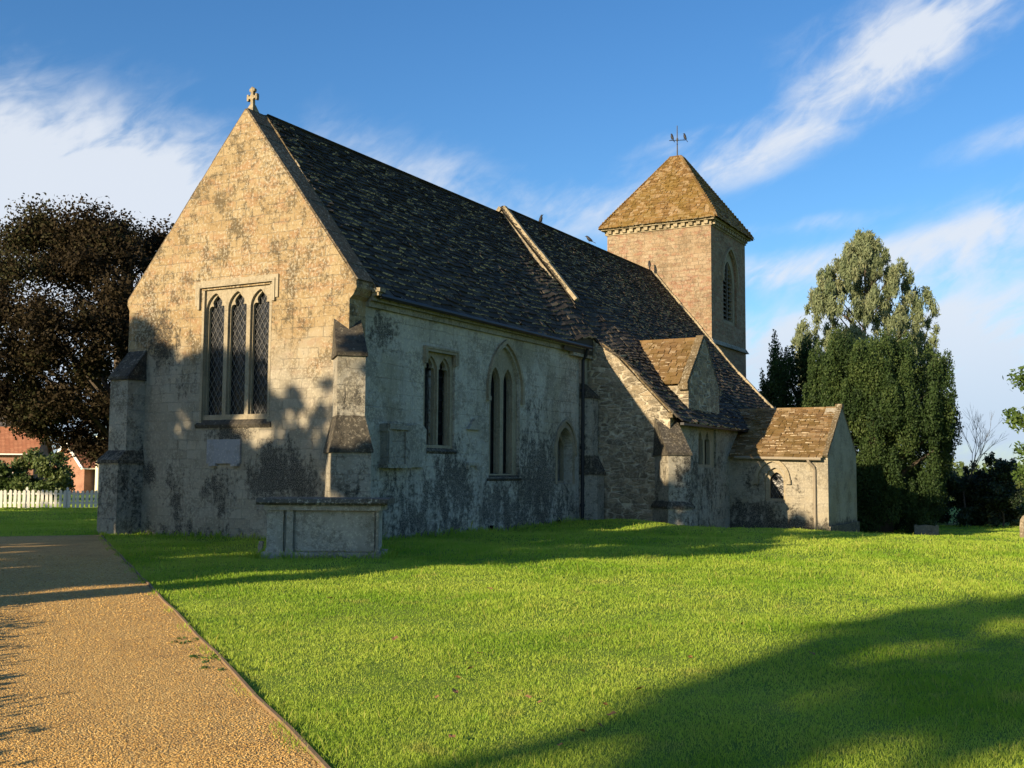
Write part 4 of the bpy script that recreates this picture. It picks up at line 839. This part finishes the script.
# copper beech behind the gable
bc = [((c[0]-.49*1.6, c[1]+.87*1.6, c[2]), q) for c, q in crown_clumps(150, 6.2, 6.0, 4.6, 13.6, 1.25, lambda t: math.sin(math.pi*min(1, .22+.66*t))**.8 if t < .9 else .55, 3, .82)]+[((-.49*x, .87*x, z), (.9, .9, .6)) for x, z in ((1.6, 3.2), (.9, 2.7), (2.3, 3.5), (3.6, 4.1), (2.0, 2.9), (1.3, 2.5), (2.8, 3.2), (4.4, 3.9), (0.4, 3.0), (.2, 4.2), (.8, 4.6), (1.5, 4.3), (2.2, 4.7), (2.9, 4.2), (.6, 3.6), (1.9, 3.7), (1.1, 5.2), (3.3, 3.5), (-.3, 3.4), (3.9, 3.7), (4.7, 3.9), (5.3, 4.4), (4.2, 4.5), (3.5, 4.9))]+[((-.49*3.9, .87*3.9, 13.9), (.45, .45, .3))]
tree('beech_tree', 'large dark copper beech standing beyond the gable left of the church', onground(120, 0, 52), bc, 170000, .17, M['beech'], 13, .45, shell=.8, aspect=.6, nl=26)
# yews
def yew_clumps(seed, rx, ry, z0, z1, n):
    """upright plumes round a dense core"""
    rs = np.random.default_rng(seed); out = []
    for i in range(n):
        a = rs.uniform(0, 2*np.pi); t = rs.random()**.8; k = float(np.interp(t, (0, .25, .55, .85, 1), (.62, .86, 1.0, .95, .8)))*rs.uniform(.84, 1.06); q = 1 if t < .9 else rs.random()**.5
        zt = z0+(z1-z0)*t*rs.uniform(.93, 1.04); s = rs.uniform(.34, .5); h = rs.uniform(.8, 1.35); x, y = math.cos(a)*rx*k*q, math.sin(a)*ry*k*q
        out.append(((x*.9, y*.9, zt-h*1.05), (s*1.15, s*1.15, h*.6))); out.append(((x*.96, y*.96, zt-h*.45), (s*.85, s*.85, h*.5))); out.append(((x, y, zt+h*.1), (s*.45, s*.45, h*.42)))
    for t in np.linspace(.06, .88, 9): k = float(np.interp(t, (0, .25, .55, .85, 1), (.5, .7, .8, .74, .5))); out.append(((0, 0, z0+(z1-z0)*t), (rx*k*.78, ry*k*.78, (z1-z0)*.08)))
    return out
tree('yew_tree', 'broad sunlit green yew with upright sprays behind the low annex', onground(879, 0, 50), yew_clumps(5, 3.5, 3.3, .8, 9.3, 165), 250000, .115, M['yew'], 6, .5, 'yews behind the annex', nl=20, shell=.22, vert=.5, aspect=.5)
tree('yew_tree', 'dark shaded yew left of the broad yew, seen past the annex roof', onground(799, 0, 57), yew_clumps(8, 1.45, 1.9, .6, 8.7, 70), 60000, .13, M['yew'], 6, .35, 'yews behind the annex', nl=12, shell=.4, vert=.35, aspect=.55)
# clipped hedge along the far side of the path, just outside the photograph; its shadow edges the gravel
def hedge():
    o_ = PB+PD*(-18.5)+PN*4.1; ang = math.atan2(PD[1], PD[0]); t = thing('hedge', 'low clipped hedge along the left side of the gravel path, out of frame', 'hedge', (o_[0], o_[1], 0), ang)
    cl = [((x, random.uniform(-.12, .12), z), (.42, .3, .3)) for x in np.arange(-6.5, 7.6, .5) for z in (.22, .52+random.uniform(-.03, .04))]
    leaves('foliage', M['hedge'], t, cl, 30000, .085, shell=.6, aspect=.6)
    for x in np.arange(-6.4, 7.6, .8): mb = MB(); mb.tube([(x, 0, -.05), (x+.05, .04, .6)], [.03, .012], 5); mb.build('stem', M['bark'], t)
hedge()
# tall pale tree behind the yew
gc = [(c, (q[0]*.72, q[0]*.72, q[0]*1.3)) for c, q in crown_clumps(430, 5.1, 4.7, 6.6, 17.0, .43, lambda t: float(np.interp(t, (0, .45, .63, .75, .87, 1), (1, .97, .8, .6, .36, .06))), 21, .62)]
tree('gum_tree', 'tall airy tree of pale hanging leaves rising behind the yew', onground(868, 0, 68), gc, 90000, .3, M['gum'], 16, .16, shell=1.0, droop=.8, aspect=.24, nl=30)
# dark hedge trees on the right
for i, (px, d, r, h, lab) in enumerate(((925, 57, 2.0, 3.2, 'dark rounded bush tucked in beside the foot of the yew'), (958, 58, 1.7, 2.4, 'dark low bush below the bare leafless tree'), (985, 58, 1.9, 2.9, 'dark bush between the bare tree and the fence gap'), (1001, 56, 1.0, 3.2, 'dark narrow thorn rising by the fence gap'))):
    c = crown_clumps(44, r*1.15, r, .1, h, .42, lambda t: 1-.45*t*t, 40+i, .72)+[((random.uniform(-r, r)*.7, random.uniform(-r, r)*.7, h*random.uniform(.98, 1.2)), (.2, .2, .35)) for _ in range(5)]; tree('bush', lab, onground(px, 0, d), c, 15000, .15, M['hedge'], h*.5, .05, 'dark bushes along the churchyard edge', cat='bush', shell=.9, aspect=.6, nl=8)
def bare_tree():
    t = thing('bare_tree', 'small bare leafless tree standing up out of the dark bushes', 'tree', onground(963, 0, 57)); mb = MB(); rs = random.Random(4)
    def grow(p, d, L, r, k):
        q = p+d*L; mb.tube([p, p.lerp(q, .5)+Vector((rs.uniform(-.05, .05), rs.uniform(-.05, .05), 0))*L, q], [r, r*.8, r*.6], 5, False)
        if k:
            for _ in range(3): grow(q, (d+Vector((rs.uniform(-.55, .55), rs.uniform(-.55, .55), rs.uniform(-.05, .4)))).normalized(), L*rs.uniform(.55, .85), r*.58, k-1)
    grow(Vector((0, 0, -.2)), Vector((.03, 0, 1)), 1.9, .07, 5); mb.build('trunk', M['twig'], t)
bare_tree()
rc = crown_clumps(46, 2.5, 2.4, 1.6, 6.5, .6, lambda t: .55+.45*math.sin(math.pi*t), 31, .8)
tree('ash_tree', 'green leafy tree reaching into view at the right edge of the lawn', onground(1064, 0, 42), rc, 12000, .2, M['ash'], 5.0, .16, shell=.6, aspect=.5, nl=22)
fc = crown_clumps(20, 6, 3, .3, 2.0, 1.0, lambda t: 1-.4*t, 77, .6)
tree('bush', 'light green bush beyond the gap at the right-hand fence', onground(1030, 0, 75), fc, 9000, .26, M['bush'], 1.2, .1, cat='bush', shell=.5, nl=8)
# garden bushes behind the picket fence
for i, (px, d, r, h, lab) in enumerate(((8, 66, 1.5, 2.1, 'sunlit green garden bush behind the picket fence, nearest the frame edge'), (44, 66, 1.6, 2.7, 'taller green garden bush behind the picket fence below the beech'))):
    c = crown_clumps(22, r, r, .4, h, .55, lambda t: 1-.45*t, 60+i, .7); tree('bush', lab, onground(px, 0, d), c, 7000, .22, M['bush'], h*.6, .08, 'garden bushes behind the fence', cat='bush', shell=.5, aspect=.6, nl=10)

# ------------------------------------------------------------------ fence and houses on the left
def picket_fence():
    a = np.array((12.9, 26.7)); b = np.array((16.4, 22.9)); d = (b-a)/np.linalg.norm(b-a); L = 14.0; a = a-d*6.0; ang = math.atan2(d[1], d[0])
    z = gzf(*(a+d*6)); t = thing('picket_fence', 'white painted picket fence across the end of the churchyard grass', 'fence', (a[0], a[1], z), ang); p0 = None
    h = .86; s = .195; n = int(L/s)
    pm = MB(); pm.plate(frame((0, 0, 0), (1, 0, 0), (0, -1, 0)), [(-.062, .05), (.062, .05), (.062, h-.06), (0, h), (-.062, h-.06)], [], .012, -.012); p0 = pm.build('picket', M['fence'], t)
    for i in range(1, n): c = p0.copy(); COL.objects.link(c); c.parent = t; c.location = (i*s, 0, random.uniform(-.03, .02)); c.rotation_euler = (0, random.gauss(0, .02), 0)
    for zz in (.22, .64): r = MB(); r.box((-.1, .014, zz), (n*s, .055, zz+.08)); r.build('rail', M['fence'], t)
    for i in range(0, n, 9): q = MB(); x = i*s+.1; q.box((x-.05, .056, -.2), (x+.05, .15, h+.05)); q.hexa([(x-.06, .046, h+.05), (x+.06, .046, h+.05), (x+.06, .16, h+.05), (x-.06, .16, h+.05)], [(x-.01, .09, h+.13), (x+.01, .09, h+.13), (x+.01, .11, h+.13), (x-.01, .11, h+.13)]); q.build('post', M['fence'], t)
picket_fence()
def house(loc, rz, L, D, he, hr, wallm, roofm, label, windows=(), barge=False, chimney=None):
    """gabled house; local x along the eaves, -y the front"""
    t = thing('house', label, 'house', loc, rz); F = frame((0, -D/2, 0), (1, 0, 0), (0, -1, 0)); holes = [rect(*w) for w in windows]
    mb = MB(); mb.plate(F, rect(-L/2, -.4, L/2, he), holes, 0, -.3); mb.box((-L/2, D/2-.3, -.4), (L/2, D/2, he))
    for x, s in ((-L/2, 1), (L/2, -1)):
        FG = frame((x, 0, 0), (0, -s, 0), (-s, 0, 0)); k = D/2-.302; zz = he+(hr-he)*.302/(D/2); mb.plate(FG, [(-k, -.4), (k, -.4), (k, zz), (0, hr-.02), (-k, zz)], [], 0, -.3)
    mb.build('wall', wallm, t); r = MB(); e = .35; sl = (hr-he)/(D/2)
    for s in (-1, 1): r.hexa([(-L/2-e, s*(D/2+e), he-e*sl), (L/2+e, s*(D/2+e), he-e*sl), (L/2+e, 0, hr), (-L/2-e, 0, hr)], [(-L/2-e, s*(D/2+e), he-e*sl+.12), (L/2+e, s*(D/2+e), he-e*sl+.12), (L/2+e, 0, hr+.12), (-L/2-e, 0, hr+.12)])
    r.bar((-L/2-e, 0, hr+.12), (L/2+e, 0, hr+.12), .22, .14); ro = r.build('roof', roofm, t)
    g_ = MB(); g_.bar((-L/2-e, -D/2-e-.06, he-e*sl+.03), (L/2+e, -D/2-e-.06, he-e*sl+.03), .1, .1); g_.build('gutter', M['barge'], ro)
    if barge:
        for x in (-L/2-e-.03, L/2+e+.03):
            q = MB()
            for s in (-1, 1): q.bar((x, s*(D/2+e), he-e*sl+.03), (x, 0, hr+.03), .05, .24)
            q.build('bargeboard', M['barge'], ro)
    if chimney: q = MB(); q.box((chimney[0]-.35, chimney[1]-.3, he), (chimney[0]+.35, chimney[1]+.3, chimney[2])); q.piece().box((chimney[0]-.42, chimney[1]-.37, chimney[2]), (chimney[0]+.42, chimney[1]+.37, chimney[2]+.14)); q.build('chimney', M['render'], ro)
    for w in windows:
        q = MB(); q.plate(F, rect(w[0]+.003, w[1]+.003, w[2]-.003, w[3]-.003), [rect(w[0]+.07, w[1]+.07, (w[0]+w[2])/2-.03, w[3]-.07), rect((w[0]+w[2])/2+.03, w[1]+.07, w[2]-.07, w[3]-.07)], -.08, -.15); f = q.build('window', M['barge'], t)
        q = MB(); q.plate(F, rect(w[0]+.02, w[1]+.02, w[2]-.02, w[3]-.02), [], -.16, -.17); q.build('pane', M['glass'], f)
p = at_px(-6, 472, 92); house((p.x, p.y, -1.2), R(-48), 7.5, 6.5, 4.0, 6.0, M['brick'], M['pantile'], 'brick house with an orange tiled roof behind the beech, nearest the frame edge', [(-2.4, 1.4, -1.2, 2.6), (1.0, 1.4, 2.2, 2.6)])
p = at_px(93, 472, 86); house((p.x, p.y, -.6), R(-12), 4.0, 5.0, 2.3, 4.1, M['brick'], M['pantile'], 'small orange roofed outbuilding with white bargeboards behind the picket fence', [(-.9, .7, .5, 1.95)], True)
p = at_px(101, 472, 83); q = MB(); q.box((-.33, -.3, -.8), (.33, .3, 3.8)); q.piece().box((-.4, -.37, 3.8), (.4, .37, 3.98)); q.box((-.2, -.2, 3.98), (.2, .2, 4.3))
o = q.build('chimney_stack', M['render']); o.location = (p.x, p.y, 0); o.rotation_euler = (0, 0, R(-22)); tag(o, 'sunlit cream rendered chimney stack beside the small outbuilding', 'chimney')
p = at_px(-10, 472, 120); house((p.x, p.y, -.6), R(-45), 9, 8, 5.2, 8.6, M['brick'], M['greytile'], 'grey roofed house farther off behind the orange roofed house')

# ------------------------------------------------------------------ trees beyond the photograph's edge that cast the morning shade
def shade_tree(target, dist, rx, rz, n, seed, label, off=(0, 0, 0), cut=.5, size=.34):
    c = Vector(target)+SUN*dist+Vector(off); zg = gzf(c.x, c.y); h = c.z-zg
    cl = crown_clumps(int(12+40*rx*rz/9), rx, rx, h-rz, h+rz, min(rx, rz)*.4, lambda t: math.sin(math.pi*(.15+.7*t))**.6, seed, cut)
    tree('lime_tree', label, (c.x, c.y, zg), cl, n, size, M['bush'], h, .3, 'trees on the morning side of the churchyard', shell=.6, aspect=.7)
SHADE = [((-.6, 6.6, .1), 21, 2.2, 1.5, 8000), ((1.5, 9.8, -.1), 24, 3.0, 2.0, 9000), ((11, 23, -.4), 26, 3.4, 2.2, 12000), ((0, 3.5, 3.3), 27, 1.1, 1.8, 3800), ((0, 1.9, 1.0), 24, 2.0, 1.3, 8000), ((-6.8, -4.4, 0), 21, 1.8, 1.2, 7000), ((-10.6, -4.4, 0), 18, 1.2, .9, 4000), ((0, -5.4, 0), 26, 1.2, .8, 5000), ((6.6, -8.0, 0), 32, 1.8, 1.0, 7000), ((8, 18.5, -.3), 24, 4.0, 2.0, 14000), 
         ((0, 3.1, 2.5), 25, 1.6, 2.1, 7000), ((0, .9, 2.3), 27, 1.6, 2.0, 6000), ((0, -1.7, .7), 30, 1.9, 1.2, 3600), ((0, -1.9, 2.6), 30, 1.3, .9, 420), ((0, -.2, .9), 27, 1.0, 1.0, 4000), ((-3, -5.0, .35), 24, 1.6, .8, 7000),
         ((-4.2, 0.6, .2), 20, 3.2, 1.6, 12000), ((-5.8, -2.6, 0), 22, 2.6, 1.4, 11000), ((-8.6, -4.0, 0), 20, 1.7, 1.2, 8000), ((-1.6, -7.0, 0), 27, 1.7, .9, 7000), ((1.6, -8.6, 0), 30, 2.2, 1.0, 9000), ((5.2, -9.8, -.1), 33, 2.2, 1.0, 9000), ((9.5, -10.4, -.2), 36, 2.0, 1.0, 8000),
         ((12.3, -7.35, .7), 33, .85, .9, 5000), ((-.8, -4.35, 1.9), 21, .6, 1.8, 6000), ((4, 14.5, -.2), 24, 4.5, 2.2, 16000), ((3.5, -6.0, 0), 30, 1.6, 1.0, 7000), ((9, -7.6, 0), 33, 1.6, 1.0, 7000), ((-1.2, 3.6, .2), 21, 1.6, 1.4, 7000), 
         ((-11.0, -16.3, 0), 44, 1.0, .65, 1300), ((-8.2, -16.0, 0), 46, 1.2, .65, 1500), ((-5.2, -16.6, 0), 48, 1.1, .5, 1300), ((-8.8, -17.8, 0), 45, 1.2, .75, 1600), ((-3.0, -17.9, 0), 50, 1.0, .42, 1200)]
for i, (tg, ds, rx, rz, n) in enumerate(SHADE):
    shade_tree(tg, ds, rx, rz, n, i+1, 'tree out of frame on the morning side casting shade on the church and lawn')
# ------------------------------------------------------------------ small things on the lawn
def fallen():
    mb = MB(); mb.mesh([(-.05, 0, .0), (-.02, .035, .014), (.03, .03, .004), (.06, 0, .016), (.03, -.03, .0), (-.02, -.035, .02), (0, 0, .002)], [(0, 6, 1), (1, 6, 2), (2, 6, 3), (3, 6, 4), (4, 6, 5), (5, 6, 0)])
    p0 = None
    for (px, py) in ((612, 716), (540, 702), (455, 690), (480, 655), (742, 628), (812, 655), (395, 640), (330, 600), (640, 690), (458, 676), (437, 696), (528, 696), (580, 731), (601, 727), (452, 738), (605, 706), (690, 655), (560, 745), (520, 690), (470, 668), (490, 590)):
        d = Fw+Rt*((px-512)/FPX)+Up*((384-py)/FPX); q = CAM+d*(-1.62/d.z)
        if p0 is None: p0 = mb.build('fallen_leaf', M['deadleaf']); o = p0
        else: o = p0.copy(); COL.objects.link(o)
        o.location = (q.x, q.y, gzf(q.x, q.y)+.04); s = random.uniform(.45, .9); o.scale = (s, s, s); o.rotation_euler = (random.uniform(-.5, .5), random.uniform(-.5, .5), random.uniform(0, 6)); tag(o, 'brown dead leaf lying on the grass of the near lawn', 'leaf', 'fallen leaves on the lawn')
fallen()
def weeds():
    for (px, py, n, lab) in ((192, 640, 10, 'small weed patch growing in the gravel by the edging, the farther one'), (212, 656, 16, 'larger weed patch growing in the gravel by the edging, the nearer one'), (233, 668, 6, 'thin weed tuft in the gravel closest to the viewer')):
        d = Fw+Rt*((px-512)/FPX)+Up*((384-py)/FPX); q = CAM+d*(-1.63/d.z); t = thing('weed_patch', lab, 'weeds', (q.x, q.y, .014), 0, 'weeds in the gravel path')
        leaves('foliage', M['ash'], t, [((random.gauss(0, .1), random.gauss(0, .1), .008), (.04, .04, .012)) for _ in range(n)], n*14, .026, flat=.7, aspect=.6)
weeds()
def far_woods():
    cl = []
    for az in np.arange(-40, 130, 1.1):
        d = 210+60*math.sin(az*.13)+random.uniform(-20, 20); a = R(az); h = random.uniform(4, 7.5)
        cl.append(((CAM.x+d*math.cos(a), CAM.y+d*math.sin(a), -1.3+h*.45), (random.uniform(3, 5.5), random.uniform(3, 5.5), h*.5)))
    ob = leaves('far_woods', M['bush'], None, cl, 42000, 1.1, shell=.5, aspect=.7); ob['kind'] = 'stuff'; tag(ob, 'low far-off belt of trees along the horizon', 'trees')
far_woods()
